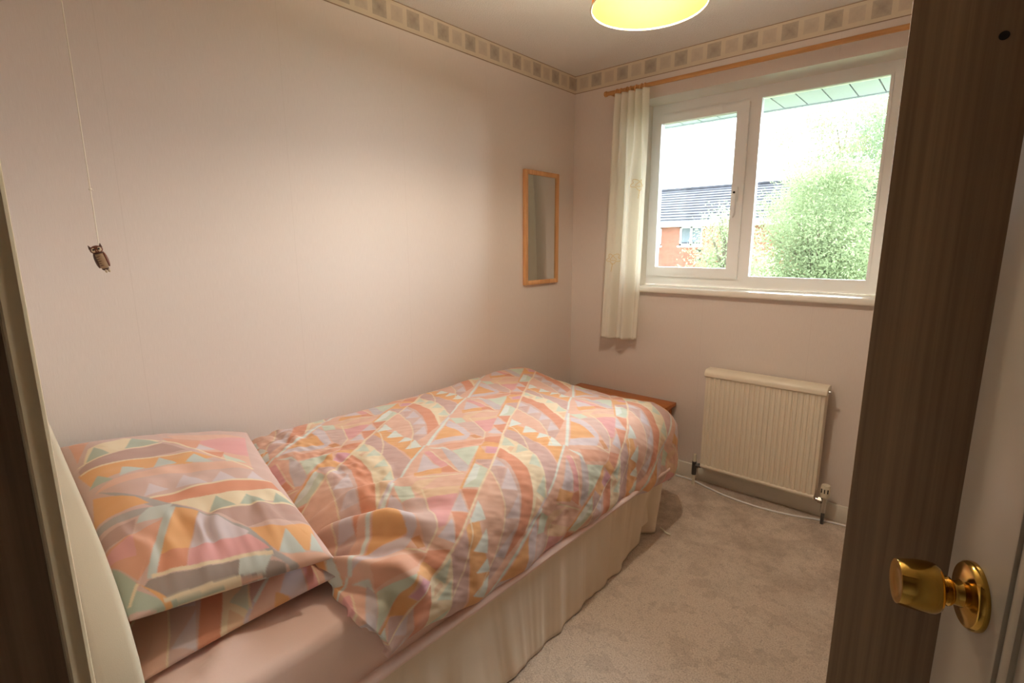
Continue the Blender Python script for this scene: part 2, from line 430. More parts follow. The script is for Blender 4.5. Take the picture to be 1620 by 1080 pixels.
box('pane', (0.4875, 0.190, 1.1585), (0.9845, 0.194, 2.0825), M['glass'], win)
box('pane', (1.0375, 0.190, 1.1585), (1.5945, 0.194, 2.0825), M['glass'], win)
box('window_sill', (0.440, -0.036, 1.064), (1.665, 0.169, 1.097), M['sill'], win, 0.009, 3)

# outside, above the window: white soffit boards under the eaves
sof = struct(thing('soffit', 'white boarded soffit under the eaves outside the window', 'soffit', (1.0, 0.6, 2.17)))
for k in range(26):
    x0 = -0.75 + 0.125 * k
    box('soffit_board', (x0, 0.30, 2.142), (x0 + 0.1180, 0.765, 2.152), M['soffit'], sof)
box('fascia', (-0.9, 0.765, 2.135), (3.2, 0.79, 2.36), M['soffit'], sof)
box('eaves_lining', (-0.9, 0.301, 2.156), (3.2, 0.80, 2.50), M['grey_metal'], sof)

# ------------------------------------------------------------------ wardrobe
wd = thing('wardrobe', 'tall brown wood effect wardrobe with a plugged screw hole behind the open door', 'wardrobe', (2.14, -1.5, 0))
WX, WY0, WY1, WH = 1.854, -1.98, -1.02, 1.95
box('side_panel', (WX, WY0, 0), (2.43, WY0 + 0.018, WH), M['wardrobe'], wd, 0.0012)
box('side_panel', (WX, WY1 - 0.018, 0), (2.43, WY1, WH), M['wardrobe'], wd, 0.0012)
box('top_panel', (WX, WY0 + 0.018, WH - 0.018), (2.43, WY1 - 0.018, WH), M['wardrobe'], wd)
box('plinth', (WX + 0.03, WY0 + 0.018, 0), (2.43, WY1 - 0.018, 0.07), M['wardrobe'], wd)
box('back_panel', (2.424, WY0 + 0.018, 0.07), (2.43, WY1 - 0.018, WH - 0.018), M['wardrobe'], wd)
for k in range(2):
    y0 = WY0 + 0.02 + k * 0.461
    d_ = box('wardrobe_door', (WX + 0.001, y0, 0.075), (WX + 0.018, y0 + 0.457, WH - 0.022), M['wardrobe'], wd, 0.0015)
    yh = y0 + (0.42 if k == 0 else 0.037)
    lathe('door_knob', [(0, 0), (0.008, 0), (0.006, 0.01), (0.014, 0.018), (0.012, 0.026), (0, 0.028)], (WX + 0.001, yh, 1.0), (-1, 0, 0), M['brass'], d_, 20)
hole = lathe('screw_hole', [(0.0, 0.0), (0.0042, 0.0), (0.0046, 0.0006), (0.0, 0.0007)], (1.938, WY0, 1.5575), (0, -1, 0), M['dark'], wd, 20)

# ------------------------------------------------------------------ door leaf, standing open into the room
DN = (-0.946, -0.325)
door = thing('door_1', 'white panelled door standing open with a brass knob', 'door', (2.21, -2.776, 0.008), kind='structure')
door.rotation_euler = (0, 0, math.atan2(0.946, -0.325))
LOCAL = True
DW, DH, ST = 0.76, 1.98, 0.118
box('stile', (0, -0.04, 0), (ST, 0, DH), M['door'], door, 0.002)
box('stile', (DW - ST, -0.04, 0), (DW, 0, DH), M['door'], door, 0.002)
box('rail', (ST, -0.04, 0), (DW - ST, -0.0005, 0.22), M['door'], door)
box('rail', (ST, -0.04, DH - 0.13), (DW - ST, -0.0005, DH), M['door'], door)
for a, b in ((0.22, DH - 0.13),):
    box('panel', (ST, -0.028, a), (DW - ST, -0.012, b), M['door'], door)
    for x0, x1, sgn in ((ST, ST + 0.016, 1), (DW - ST - 0.016, DW - ST, -1)):
        box('moulding', (x0, -0.013, a), (x1, -0.003, b), M['door'], door, 0.003)
        box('moulding', (x0 + sgn * 0.016, -0.013, a), (x1 + sgn * 0.012, -0.008, b), M['door'], door, 0.002)
kx, kz = DW - 0.0652, 0.976
for s in (1, -1):
    y0 = 0.0 if s == 1 else -0.04
    r_ = lathe('knob_rose', [(0, 0), (0.0340, 0), (0.0345, 0.002), (0.0340, 0.0060), (0.0315, 0.0085), (0.0300, 0.0085), (0.0240, 0.0100), (0.0150, 0.0120), (0, 0.0120)], (kx, y0, kz), (0, s, 0), M['brass'], door, 56)
    lathe('knob', [(0, 0.010), (0.0145, 0.010), (0.0125, 0.0145), (0.0120, 0.019), (0.0145, 0.0215), (0.0150, 0.0235), (0.0130, 0.0260), (0.0160, 0.0280), (0.0225, 0.0305), (0.0252, 0.0345), (0.0260, 0.0400),
                   (0.0257, 0.0480), (0.0246, 0.0570), (0.0232, 0.0650), (0.0224, 0.0668), (0.0214, 0.0670), (0.0120, 0.0655), (0, 0.0650)], (kx, y0, kz), (0, s, 0), M['brass'], door, 56)
box('latch_plate', (DW - 0.0005, -0.031, kz - 0.03), (DW + 0.001, -0.009, kz + 0.03), M['brass'], door)
LOCAL = False

# ------------------------------------------------------------------ printed cotton
PALETTE = dict(red=(214, 138, 108), orange=(226, 164, 104), pinks=(224, 178, 158), mauvep=(206, 174, 168), mauve=(198, 162, 158), lav=(208, 196, 206), lav2=(196, 188, 196),
               cream=(232, 216, 184), mint=(198, 212, 196), ice=(216, 228, 226), peach=(226, 190, 156), pink=(222, 156, 160), pink2=(214, 152, 172), salm=(218, 156, 130),
               diam=(206, 140, 92), mauved=(178, 144, 138), mint2=(164, 182, 168), ice2=(188, 202, 200), grey=(162, 160, 162), greyd=(136, 126, 124))
PALETTE = {k: np.array(S(*[0.86 * c + 0.14 * g for c, g in zip(v, (222, 204, 190))])[:3]) for k, v in PALETTE.items()}
DUVET_ORIGIN=(0.63, -1.742)
DUVET_Q=(-0.3135, 0.4895)
DUVET_R=(0.3175, 0.3715)
DUVET_PRINT=[
('pinks',[(-.349,.519),(-.475,.621),(-.579,.704),(-.695,.772),(-.797,.819),(-.938,.862),(-1.022,.887),(-1.119,.885),(-1.112,.833),(-1.052,.81),(-.926,.768),(-.872,.748),(-.764,.691),(-.665,.623),(-.521,.528),(-.495,.497)]),
('mauvep',[(-.185,.523),(-.284,.636),(-.443,.75),(-.596,.839),(-.73,.898),(-.822,.93),(-.944,.907),(-1.022,.887),(-.938,.862),(-.797,.819),(-.695,.772),(-.579,.704),(-.475,.621),(-.349,.519)]),
('lav',[(-.214,.522),(-.309,.612),(-.302,.514)]),
('lav',[(-.31,.626),(-.459,.737),(-.476,.627)]),
('lav',[(-.473,.749),(-.599,.835),(-.628,.744)]),
('lav',[(-.645,.844),(-.81,.923),(-.823,.834)]),
('mauve',[(-.313,.544),(-.316,.613),(-.45,.614)]),
('mauve',[(-.837,.831),(-.848,.923),(-.975,.889)]),
('red',[(-.062,.518),(-.153,.624),(-.286,.754),(-.444,.856),(-.573,.924),(-.642,.956),(-.822,.93),(-.73,.898),(-.596,.839),(-.443,.75),(-.284,.636),(-.185,.523)]),
('cream',[(.096,.511),(.003,.633),(-.115,.749),(-.248,.854),(-.369,.93),(-.419,.972),(-.555,.97),(-.642,.956),(-.573,.924),(-.444,.856),(-.286,.754),(-.153,.624),(-.062,.518)]),
('mint',[(.087,.524),(-.045,.627),(-.034,.527)]),
('mint',[(-.14,.769),(-.258,.848),(-.258,.757)]),
('mint',[(-.303,.882),(-.431,.966),(-.419,.868)]),
('mint',[(-.01,.643),(-.103,.73),(-.133,.646)]),
('peach',[(-.447,.885),(-.457,.963),(-.587,.948)]),
('peach',[(-.047,.59),(-.057,.624),(-.121,.611),(-.085,.575)]),
('mauve',[(.241,.515),(.143,.627),(.0,.772),(-.109,.884),(-.204,.974),(-.419,.972),(-.369,.93),(-.248,.854),(-.115,.749),(.003,.633),(.096,.511)]),
('orange',[(.37,.535),(.292,.59),(.239,.652),(.165,.755),(.095,.871),(-.021,.972),(-.189,.97),(-.084,.881),(.002,.78),(.083,.69),(.145,.616),(.239,.514)]),
('ice',[(.42,.515),(.327,.613),(.275,.52)]),
('ice',[(.288,.649),(.177,.757),(.156,.648)]),
('ice',[(.158,.777),(.105,.866),(.067,.765)]),
('ice',[(.091,.874),(-.021,.968),(-.038,.863)]),
('red',[(.12,.506),(-.009,.51),(.015,.395),(.079,.38)]),
('orange',[(.022,.393),(-.006,.511),(-.062,.515),(-.037,.379)]),
('pink2',[(-.051,.422),(-.062,.512),(-.151,.512),(-.138,.44)]),
('orange',[(-.042,.381),(-.143,.441),(-.154,.51),(-.223,.504),(-.214,.387)]),
('mauve',[(-.218,.389),(-.223,.504),(-.336,.51),(-.244,.411)]),
('mint',[(-.251,.395),(-.335,.504),(-.495,.497),(-.513,.388)]),
('ice',[(-.251,.395),(-.301,.446),(-.43,.454),(-.513,.388)]),
('red',[(-.523,.391),(-.513,.495),(-.666,.498)]),
('lav',[(-.544,.392),(-.667,.488),(-.679,.388)]),
('red',[(-.688,.392),(-.672,.492),(-.844,.493)]),
('lav',[(-.732,.408),(-.848,.495),(-.849,.384)]),
('peach',[(.475,.088),(.537,.108),(.596,.208),(.579,.367),(.446,.384),(.396,.208)]),
('pinks',[(.587,.211),(.586,.367),(.505,.376),(.465,.163)]),
('pink',[(.396,.208),(.446,.384),(.219,.393),(.189,.357)]),
('mint',[(.49,-.008),(.491,.088),(.402,.151),(.375,.084)]),
('lav',[(.437,.0),(.375,.084),(.174,.25),(.109,.262),(.142,.219),(.247,.118),(.342,.013)]),
('mauvep',[(.375,.09),(.402,.154),(.396,.208),(.189,.357),(.082,.374),(.195,.243)]),
('orange',[(.343,.008),(.15,.217),(.074,.023)]),
('lav',[(.074,.023),(.14,.22),(.121,.258),(.075,.248),(.025,.088),(-.003,.012)]),
('diam',[(.128,.252),(.142,.289),(.096,.356),(.077,.319)]),
('salm',[(-.006,.105),(.047,.28),(.065,.385),(-.003,.372),(-.084,.178)]),
('ice',[(-.031,.014),(-.04,.115),(-.107,.203),(-.068,.125)]),
('mint',[(-.099,.201),(-.032,.378),(-.284,.366)]),
('lav2',[(-.055,.11),(-.105,.202),(-.288,.368),(-.351,.371),(-.338,.321),(-.21,.215)]),
('pink',[(-.098,.01),(-.078,.046),(-.273,.238),(-.303,.195)]),
('red',[(-.312,.199),(-.273,.241),(-.355,.333),(-.353,.215)]),
('lav',[(-.118,.016),(-.302,.187),(-.334,.058)]),
('orange',[(-.334,.039),(-.312,.202),(-.366,.221),(-.412,.069)]),
('cream:0.006',[(.124,.51),(-.062,.518),(-.336,.515),(-.507,.498),(-.671,.499),(-.85,.499),(-1.06,.516)]),
('orange:0.007',[(-.028,.376),(-.243,.39),(-.518,.389)]),
('ice:0.012',[(.513,-.022),(-.005,.001)]),
('ice:0.008',[(-.006,.983),(-.189,.97),(-.394,.971)]),
('lav:0.007',[(-.394,.971),(-.633,.963)]),
('cream:0.004',[(.096,.511),(.003,.633),(-.115,.749),(-.248,.854),(-.369,.93),(-.419,.972)]),
('cream:0.004',[(-.062,.518),(-.153,.624),(-.286,.754),(-.444,.856),(-.573,.924),(-.642,.956)]),
('cream:0.004',[(-.349,.519),(-.475,.621),(-.579,.704),(-.695,.772),(-.797,.819),(-.938,.862),(-1.022,.887)]),
('cream:0.004',[(-.691,.505),(-.756,.563),(-.856,.622),(-.956,.678),(-1.085,.727)]),
('cream:0.005',[(-.421,.092),(-.395,.23),(-.375,.36)]),
('cream:0.004',[(.465,.163),(.189,.357),(.069,.377),(.075,.248)]),
('cream:0.004',[(-.078,.046),(-.273,.238),(-.355,.333)]),
]
PILLOW_PRINT=[
('salm',[(.036,.037),(.043,.135),(.231,.043)]),
('cream',[(.148,.106),(.095,.286),(.19,.445),(.277,.054)]),
('mint2',[(.151,.132),(.261,.196),(.275,.063)]),
('mint2',[(.11,.317),(.206,.429),(.24,.251)]),
('mauved',[(.285,.032),(.258,.08),(.242,.287),(.218,.439),(.328,.535),(.332,.287),(.316,.034)]),
('orange',[(.309,.024),(.332,.287),(.357,.554),(.409,.666),(.435,.523),(.412,.218),(.424,.052)]),
('ice2',[(.369,.208),(.414,.303),(.433,.179)]),
('ice2',[(.35,.388),(.423,.454),(.422,.34)]),
('ice2',[(.38,.56),(.457,.661),(.424,.498)]),
('mint2',[(.38,.095),(.443,.149),(.439,.042)]),
('pinks',[(.126,.487),(.141,.95),(.525,.843),(.366,.605)]),
('pink',[(.253,.615),(.141,.95),(.404,.876),(.345,.74)]),
('lav',[(.262,.612),(.32,.705),(.342,.579)]),
('red',[(.347,.612),(.346,.747),(.427,.694)]),
('mint',[(.363,.733),(.477,.843),(.468,.715)]),
('salm',[(.153,.455),(.24,.648),(.315,.594),(.241,.482)]),
('pinks',[(.473,.07),(.443,.144),(.432,.498),(.47,.847),(.534,.839),(.486,.452),(.485,.055)]),
('mauvep',[(.513,.123),(.492,.45),(.533,.847),(.616,.899),(.606,.562),(.598,.239)]),
('lav',[(.529,.285),(.575,.363),(.593,.238)]),
('lav',[(.498,.46),(.603,.553),(.582,.392)]),
('lav',[(.529,.651),(.619,.725),(.606,.563)]),
('lav',[(.539,.835),(.618,.896),(.619,.754)]),
('red',[(.606,.259),(.606,.562),(.607,.912),(.666,.937),(.679,.582),(.654,.32)]),
('cream',[(.661,.339),(.679,.582),(.674,.933),(.734,.982),(.761,.488)]),
('mint2',[(.682,.554),(.763,.635),(.755,.483)]),
('mint2',[(.691,.719),(.764,.815),(.762,.645)]),
('mint2',[(.696,.891),(.745,.969),(.77,.822)]),
('mauved',[(.765,.487),(.752,.964),(.847,.988),(.856,.632),(.806,.569)]),
('orange',[(.86,.629),(.886,.815),(.849,.988),(.977,.936),(.968,.727),(.937,.684)]),
('ice2',[(.896,.815),(.98,.864),(.968,.725)]),
('ice2',[(.906,.953),(.985,.957),(.975,.889)]),
('pinks',[(.97,.725),(.985,.957),(1.0,.982),(1.0,.897),(1.0,.786)]),
('grey',[(.481,.068),(.606,.258),(.798,.523),(.864,.639),(.961,.705),(1.0,.807),(1.0,.759),(.967,.672),(.873,.605),(.794,.473),(.633,.227)]),
('orange',[(.493,.042),(.577,.201),(.632,.249),(.631,.128),(.62,.005)]),
('grey',[(.631,.005),(.642,.136),(.66,.306),(.676,.176),(.662,.005)]),
('ice2',[(.679,.185),(.653,.241),(.665,.344),(.722,.285),(.706,.163)]),
('mauved',[(.684,.006),(.682,.169),(.749,.129),(.737,.003)]),
('salm',[(.747,.0),(.749,.129),(.728,.275),(.864,.182),(.913,.081),(.792,.0)]),
('pink',[(.76,.0),(.754,.128),(.832,.114),(.796,.006)]),
('orange',[(.682,.338),(.739,.44),(.877,.328),(.867,.194)]),
('lav',[(.746,.439),(.876,.626),(.89,.601),(.88,.333)]),
('red',[(.863,.201),(.877,.328),(.938,.285),(.92,.139)]),
('pink',[(.88,.33),(.89,.626),(.951,.687),(.949,.534),(.936,.288)]),
('greyd',[(.926,.123),(.952,.343),(.96,.553),(.991,.734),(1.0,.722),(1.0,.627),(.995,.477),(.99,.142),(.938,.09)]),
('ice2',[(.953,.53),(.965,.697),(.998,.625),(.992,.498)]),
('mint2',[(.919,.036),(.99,.142),(.997,.508),(1.0,.463),(1.0,.283),(1.0,.119),(.985,.0),(.898,.0)]),
('mint2',[(.804,.005),(.919,.074),(.956,.016),(.901,.0)]),
('pinks',[(.997,.503),(1.0,.652),(1.0,.585),(1.0,.426)]),
('greyd',[(1.0,.632),(.992,.74),(1.0,.733),(1.0,.632)]),
('orange',[(.913,.069),(.94,.1),(1.0,.183),(1.0,.15)]),
('ice2:0.02',[(.68,.333),(.92,.137)]),
('cream:0.01',[(.92,.137),(.945,.348),(.953,.557),(.964,.69)]),
('cream:0.008',[(.19,.445),(.347,.612),(.525,.843)]),
('cream:0.008',[(.761,.488),(.752,.964)]),
('cream:0.008',[(.606,.259),(.606,.562),(.607,.912)]),
('cream:0.008',[(.661,.339),(.679,.582),(.674,.933)]),
('cream:0.008',[(.919,.074),(.965,.017)]),
('cream:0.008',[(.316,.034),(.332,.287),(.357,.554)]),
('cream:0.008',[(.259,.037),(.258,.08),(.211,.439)]),
('cream:0.008',[(.991,.152),(.996,.501)]),
]

def in_poly(X, Y, poly):
    ins = np.zeros(X.shape, bool); n = len(poly)
    for i in range(n):
        x0, y0 = poly[i]; x1, y1 = poly[(i + 1) % n]
        if y0 == y1: continue
        c = (y0 > Y) != (y1 > Y)
        ins ^= c & (X < (x1 - x0) * (Y - y0) / (y1 - y0) + x0)
    return ins

def paint(img, poly, rgb, tile):
    n = img.shape[0]; p = np.array(poly)
    offs = range(-2, 3) if tile else (0,)
    for oa in offs:
        for ob in offs:
            q = p + (oa, ob); lo = np.floor(q.min(0) * n).astype(int) - 1; hi = np.ceil(q.max(0) * n).astype(int) + 2
            lo = np.clip(lo, 0, n); hi = np.clip(hi, 0, n)
            if (hi <= lo).any(): continue
            X, Y = np.meshgrid((np.arange(lo[0], hi[0]) + 0.5) / n, (np.arange(lo[1], hi[1]) + 0.5) / n, indexing='ij')
            m = in_poly(X, Y, q); img[lo[0]:hi[0], lo[1]:hi[1]][m] = rgb

def raster(shapes, base, n, tile, to_m, to_uv):
    img = np.empty((n, n, 3)); img[:] = PALETTE[base]
    for col, pts in shapes:
        if ':' in col:
            col, wd_ = col.split(':'); wd_ = float(wd_) / 2; P = [np.array(to_m(p)) for p in pts]
            for a, b in zip(P, P[1:]):
                d = (b - a) / (np.linalg.norm(b - a) + 1e-9); nn = np.array((-d[1], d[0])) * wd_
                paint(img, [to_uv(a + nn), to_uv(b + nn + d * wd_ * .5), to_uv(b - nn + d * wd_ * .5), to_uv(a - nn)], PALETTE[col], tile)
        else: paint(img, pts, PALETTE[col], tile)
    return img

LQ, LR, LO = np.array(DUVET_Q), np.array(DUVET_R), np.array(DUVET_ORIGIN)
LM = np.linalg.inv(np.stack([LQ, LR], 1))
d_tile = raster(DUVET_PRINT, 'pinks', 640, True, lambda p: p[0] * LQ + p[1] * LR, lambda x: LM @ x)
p_tile = raster(PILLOW_PRINT, 'mauvep', 640, False, lambda p: (p[0] * 0.92, p[1] * 0.5), lambda x: (x[0] / 0.92, x[1] / 0.5))

def lookup(tile, a, b, wrap):
    n = tile.shape[0]; i = np.floor(a * n).astype(int); j = np.floor(b * n).astype(int)
    return tile[i % n, j % n] if wrap else tile[np.clip(i, 0, n - 1), np.clip(j, 0, n - 1)]
JIT = [(-0.375, -0.125), (0.125, -0.375), (0.375, 0.125), (-0.125, 0.375), (0, 0)]
def duvet_colour(X, Y, px=0.0032):
    out = 0
    for dx, dy in JIT:
        x, y = X + dx * px - LO[0], Y + dy * px - LO[1]
        out = out + lookup(d_tile, (LM[0, 0] * x + LM[0, 1] * y) % 1, (LM[1, 0] * x + LM[1, 1] * y) % 1, True)
    return out / len(JIT)

# ------------------------------------------------------------------ bed
base = thing('divan_base', 'single divan bed base skirted by a gathered cream valance down to the carpet', 'bed base', (0.5, -1.65, 0))
box('base_body', (0.045, -2.615, 0.055), (0.965, -0.715, 0.318), M['valance'], base, 0.02, 3)
for x in (0.12, 0.88):
    for y in (-2.5, -0.83): lathe('castor', [(0, 0), (0.02, 0.002), (0.022, 0.02), (0.02, 0.04), (0.012, 0.056), (0, 0.056)], (x, y, 0.0), (0, 0, 1), M['grey_metal'], base, 16)

# mattress with its pink fitted sheet
def mattress():
    n, m = 130, 230
    a = np.linspace(-1, 1, n)[:, None] * np.ones((1, m)); b = np.ones((n, 1)) * np.linspace(-1, 1, m)[None, :]
    bm = bmesh.new(); bm_box(bm, (0.03, -2.625, 0.322), (1.005, -0.685, 0.520), 0.026, 4)
    bmesh.ops.subdivide_edges(bm, edges=[e for e in bm.edges if e.calc_length() > 0.3], cuts=70, use_grid_fill=True)
    for v in bm.verts:
        p = v.co; k = noise.noise(Vector((p.x * 7, p.y * 4, p.z * 9)))
        r = noise.noise(Vector((p.x * 26 + p.y * 9, p.y * 22, 3.1)))
        wr_ = noise.noise(Vector(((p.x + p.y) * 14, (p.x - p.y) * 4.5, 1.7)))
        p.z += 0.006 * k + ((0.003 * r + 0.007 * max(0, wr_)) if p.z > 0.4 else 0); p.x += 0.004 * noise.noise(Vector((p.z * 20, p.y * 6, 8.2))) * (1 if p.x > 0.9 else 0)
        p.z = max(p.z, 0.3225)
        dx, dy = p.x - 0.90, p.y + 2.50
        if p.z > 0.45: p.z += 0.016 * math.exp(-((dx * 0.7 + dy * 0.7) ** 2) / 0.0006 - ((dx - dy) ** 2) / 0.008)
    return bm
mt = tag(bm_obj('mattress', mattress(), M['sheet'], None, smooth=True), 'mattress in a creased pink fitted sheet at the bed head', 'mattress')
def piping():
    n, m = 260, 14; y = np.linspace(-2.61, -0.70, n)[:, None] * np.ones((1, m)); a = np.ones((n, 1)) * np.linspace(0, 2 * np.pi, m)[None, :]
    r = 0.017 + 0.003 * vnoise(y, y * 0, 0.12, 1, 51, 2); cx = 1.006 + 0.02 * (y + 2.62) / 1.95 + 0.003 * vnoise(y, y * 0, 0.2, 1, 52)
    return np.stack([cx + r * np.cos(a), y, 0.341 + r * np.sin(a) * 0.9], -1)
grid_obj('edge_roll', piping(), M['sheet'], mt)

# valance: gathered cream skirt along the open side and round the foot
def valance():
    Ls = 1.95; Lf = 0.93; n = 620; m = 26
    s = np.linspace(0, Ls + Lf, n)[:, None] * np.ones((1, m)); d = np.ones((n, 1)) * np.linspace(0, 1, m)[None, :]
    side = s < Ls; yy = -2.62 + np.minimum(s, Ls)
    ft = np.clip(s - Ls, 0, None)
    xt = 0.985 + 0.02 * (yy + 2.62) / 1.95
    xb = np.interp(yy, [-2.62, -1.77, -1.4, -1.05, -0.9, -0.775, -0.66], [1.035, 1.022, 1.010, 0.998, 0.972, 0.958, 0.958])
    x = np.where(side, xt * (1 - d) + xb * d, 0.98 - ft + (0.0) * d)
    y = np.where(side, yy, -0.672 - 0.012 * d)
    cr = 0.03
    sk = s + 0.05 * d * vnoise(s, s * 0, 0.25, 1, 9)                 # folds lean a little as they fall
    g = vnoise(sk, s * 0, 0.070, 1.0, 3, 3) * 0.85 + np.sin(sk * 48 + 5 * vnoise(s, s * 0, 0.3, 1, 8)) * 0.25
    amp = (0.004 + 0.013 * d ** 0.7) * (1 + 0.5 * vnoise(s, s * 0, 0.35, 1, 5))
    o = g * amp
    # box pleat hanging loose at the foot corner
    pl = np.exp(-((s - Ls + 0.10) / 0.035) ** 2) * -0.030 + np.exp(-((s - Ls + 0.03) / 0.03) ** 2) * 0.022
    o = o + pl * d
    x = np.where(side, x + o, x); y = np.where(side, y, y + o)
    z = 0.3215 * (1 - d) + (0.006 + 0.004 * g) * d
    P = np.stack([x, y, z], -1)
    roll = np.exp(-((d - 0.02) / 0.03) ** 2) * 0.004
    P[..., 0] += np.where(side, roll, 0)
    return P
grid_obj('valance', valance(), M['valance'], base, solid=0.003)['label'] = 'gathered cream fabric valance'

# headboard with its swept top
hp = [(0.02, 0.30), (0.02, 0.935), (0.16, 0.930), (0.29, 0.912), (0.40, 0.888), (0.50, 0.862), (0.65, 0.828), (0.79, 0.788), (0.87, 0.752), (0.935, 0.706), (0.975, 0.660), (0.996, 0.610), (1.000, 0.55), (1.000, 0.30)]
hb = thing('headboard', 'cream headboard with a swept top between the pillows and the door frame', 'headboard', (0.5, -2.67, 0))
prism('board', hp, 1, -2.700, -2.640, M['headboard'], hb, 0.012, 4)
for x in (0.2, 0.8): box('strut', (x - 0.025, -2.70, 0.0), (x + 0.025, -2.68, 0.31), M['table_pine'], hb)

# ------------------------------------------------------------------ duvet
def duvet():
    w0, l0, R = 0.885, -0.655, 0.150; Wt, Lt = 0.385, 0.395; z0 = 0.652
    step = 0.0032
    ws = np.arange(0.012, w0 + Wt, step); ls = np.arange(-2.36, l0 + Lt, step)
    W, L = np.meshgrid(ws, ls, indexing='ij')
    lh = -2.215 - 0.055 * sm(W, 0.55, 0.85) + 0.07 * sm(W, 1.0, 1.25)          # head edge slants away over the open side
    L = lh + (L + 2.36) * (ls[-1] - lh) / (ls[-1] + 2.36)
    # foot corner of the cloth is rounded off
    ex = np.clip(W - w0, 0, None); ey = np.clip(L - l0, 0, None)
    e = (ex ** 6 + ey ** 6) ** (1 / 6); h = np.hypot(ex, ey) + 1e-9
    dx, dy = ex / h, ey / h
    arc = R * math.pi / 2; th = np.clip(e / R, 0, math.pi / 2)
    out = R * np.sin(th) + 0.012 * np.clip((e - arc) / 0.2, 0, 1); drop = R * (1 - np.cos(th)) + np.clip(e - arc, 0, None)
    X = np.where(ex > 0, w0 + out * dx, W); Y = np.where(ey > 0, l0 + out * dy, L); Z = z0 - drop
    # hem rises towards the pillow end, and the side drop leans in with the base
    Z += 0.075 * sm(-L, 1.85, 2.25) * np.clip(drop / 0.28, 0, 1) * 1.0
    # loft: puffed middle, dips at the wall and under the pillow
    Z -= 0.05 * np.clip(1 - (W - 0.012) / 0.09, 0, 1) ** 2
    Z += 0.016 * np.sin(np.clip(W / 0.95, 0, 1) * math.pi) * (1 - sm(L, -0.9, -0.5))
    Z -= 0.085 * sm(-L, 2.06, 2.32) * (1 - 0.2 * sm(W, 0.8, 1.1)) 
    Z -= 0.045 * sm(L, -1.15, -0.6) * sm(W, 0.05, 0.6) + 0.035 * sm(L, -1.4, -0.7) * np.clip(drop / 0.28, 0, 1)
    P = np.stack([X, Y, Z], -1)
    N = normals(P); N *= np.where(N[..., 2:3].mean() < 0, -1, 1)
    D = 0.012 * vnoise(W, L, 0.28, 0.30, 11, 2) + 0.0038 * vnoise(W + 0.4 * L, L - 0.3 * W, 0.045, 0.09, 12, 2) + 0.0016 * vnoise(W - 0.5 * L, L + 0.5 * W, 0.022, 0.06, 13, 2)
    # deep creases fanning out from the pillow's corner
    cx, cy = 0.70, -2.42
    rr = np.hypot(W - cx, L - cy); an = np.arctan2(L - cy, W - cx)
    fan = sm(rr, 0.13, 0.24) * (1 - sm(rr, 0.36, 0.66)) * sm(an, -0.15, 0.15) * (1 - sm(an, 1.25, 1.75))
    ph = an + 0.35 * rr + 0.10 * vnoise(W, L, 0.15, 0.15, 21)
    fold = np.sin(ph * 17.0); fold = np.sign(fold) * np.abs(fold) ** 0.8
    D += fan * (0.020 * fold + 0.009 * np.sin(ph * 31 + 1.3))
    # small creases along the pillow edge by the wall, and vertical drapes in the side drop
    D += 0.010 * np.exp(-((L + 2.03) / 0.10) ** 2) * vnoise(W, L, 0.05, 0.035, 31, 2) * (1 - sm(W, 0.75, 0.95))
    sd = np.clip(drop / 0.28, 0, 1)
    D += sd * (0.010 * vnoise(L, W, 0.16, 2.0, 41, 2) + 0.004 * vnoise(L, W, 0.06, 2.0, 42)) * (ey == 0)
    D += np.clip(ey / 0.15, 0, 1) * 0.012 * vnoise(W, L, 0.11, 2.0, 43, 2)
    P = P + N * D[..., None]
    P[..., 0] = np.maximum(P[..., 0], 0.006)
    # the hem turns in
    hem = np.clip((e - (Wt - 0.05)) / 0.05, 0, 1)
    P[..., 0] -= dx * hem ** 2 * 0.02; P[..., 1] -= dy * hem ** 2 * 0.02
    # rounded head corner of the duvet cover hanging over the side
    col = duvet_colour(W, L)
    P = P[:, ::-1]; col = col[:, ::-1]
    return P, col
P, colr = duvet()
nn = normals(P)[..., 2].mean()
if nn < 0: P = P[::-1]; colr = colr[::-1]
tag(grid_obj('duvet', P, M['duvet'], colors=colr, solid=0.02), 'puffed duvet in a pastel geometric print spread over the bed', 'duvet')

# ------------------------------------------------------------------ pillows
def pillow_surface(A, B, C, D, hu, hd, seed, sag=0.0, n=300, m=190):
    A, B, C, D = map(np.array, (A, B, C, D))
    u, v = np.meshgrid(np.linspace(0, 1, n), np.linspace(0, 1, m), indexing='ij')
    us = 2 * u - 1; vs = 2 * v - 1
    uu = 0.5 + us / 2 * (1 - 0.024 * (1 - vs ** 2)); vv = 0.5 + vs / 2 * (1 - np.where(vs > 0, 0.05, -0.01) * (1 - us ** 2))
    Pm = (1 - uu)[..., None] * ((1 - vv)[..., None] * A + vv[..., None] * B) + uu[..., None] * ((1 - vv)[..., None] * D + vv[..., None] * C)
    t = np.clip((1 - np.abs(us) ** 2.8) * (1 - np.abs(vs) ** 2.8), 0, 1) ** 0.50
    edge = np.exp(-(1 - np.maximum(np.abs(us), np.abs(vs))) / 0.22)
    wr = 0.010 * vnoise(u * 0.9, v * 0.5, 0.10, 0.10, seed, 2) * t + t * edge * 0.009 * np.where(np.abs(us) > np.abs(vs), vnoise(v, u, 0.07, 0.6, seed + 1, 2), vnoise(u, v, 0.05, 0.6, seed + 2, 2))
    # creases drawn in from the open end
    wr += 0.005 * t * np.exp(-(((u - 0.82) / 0.10) ** 2)) * np.sin(v * 34 + 6 * vnoise(u, v, 0.2, 0.2, seed + 3))
    top = Pm.copy(); top[..., 2] += hu * t + wr - sag * (us ** 2)
    bot = Pm.copy(); bot[..., 2] -= hd * t
    return u, v, top, bot

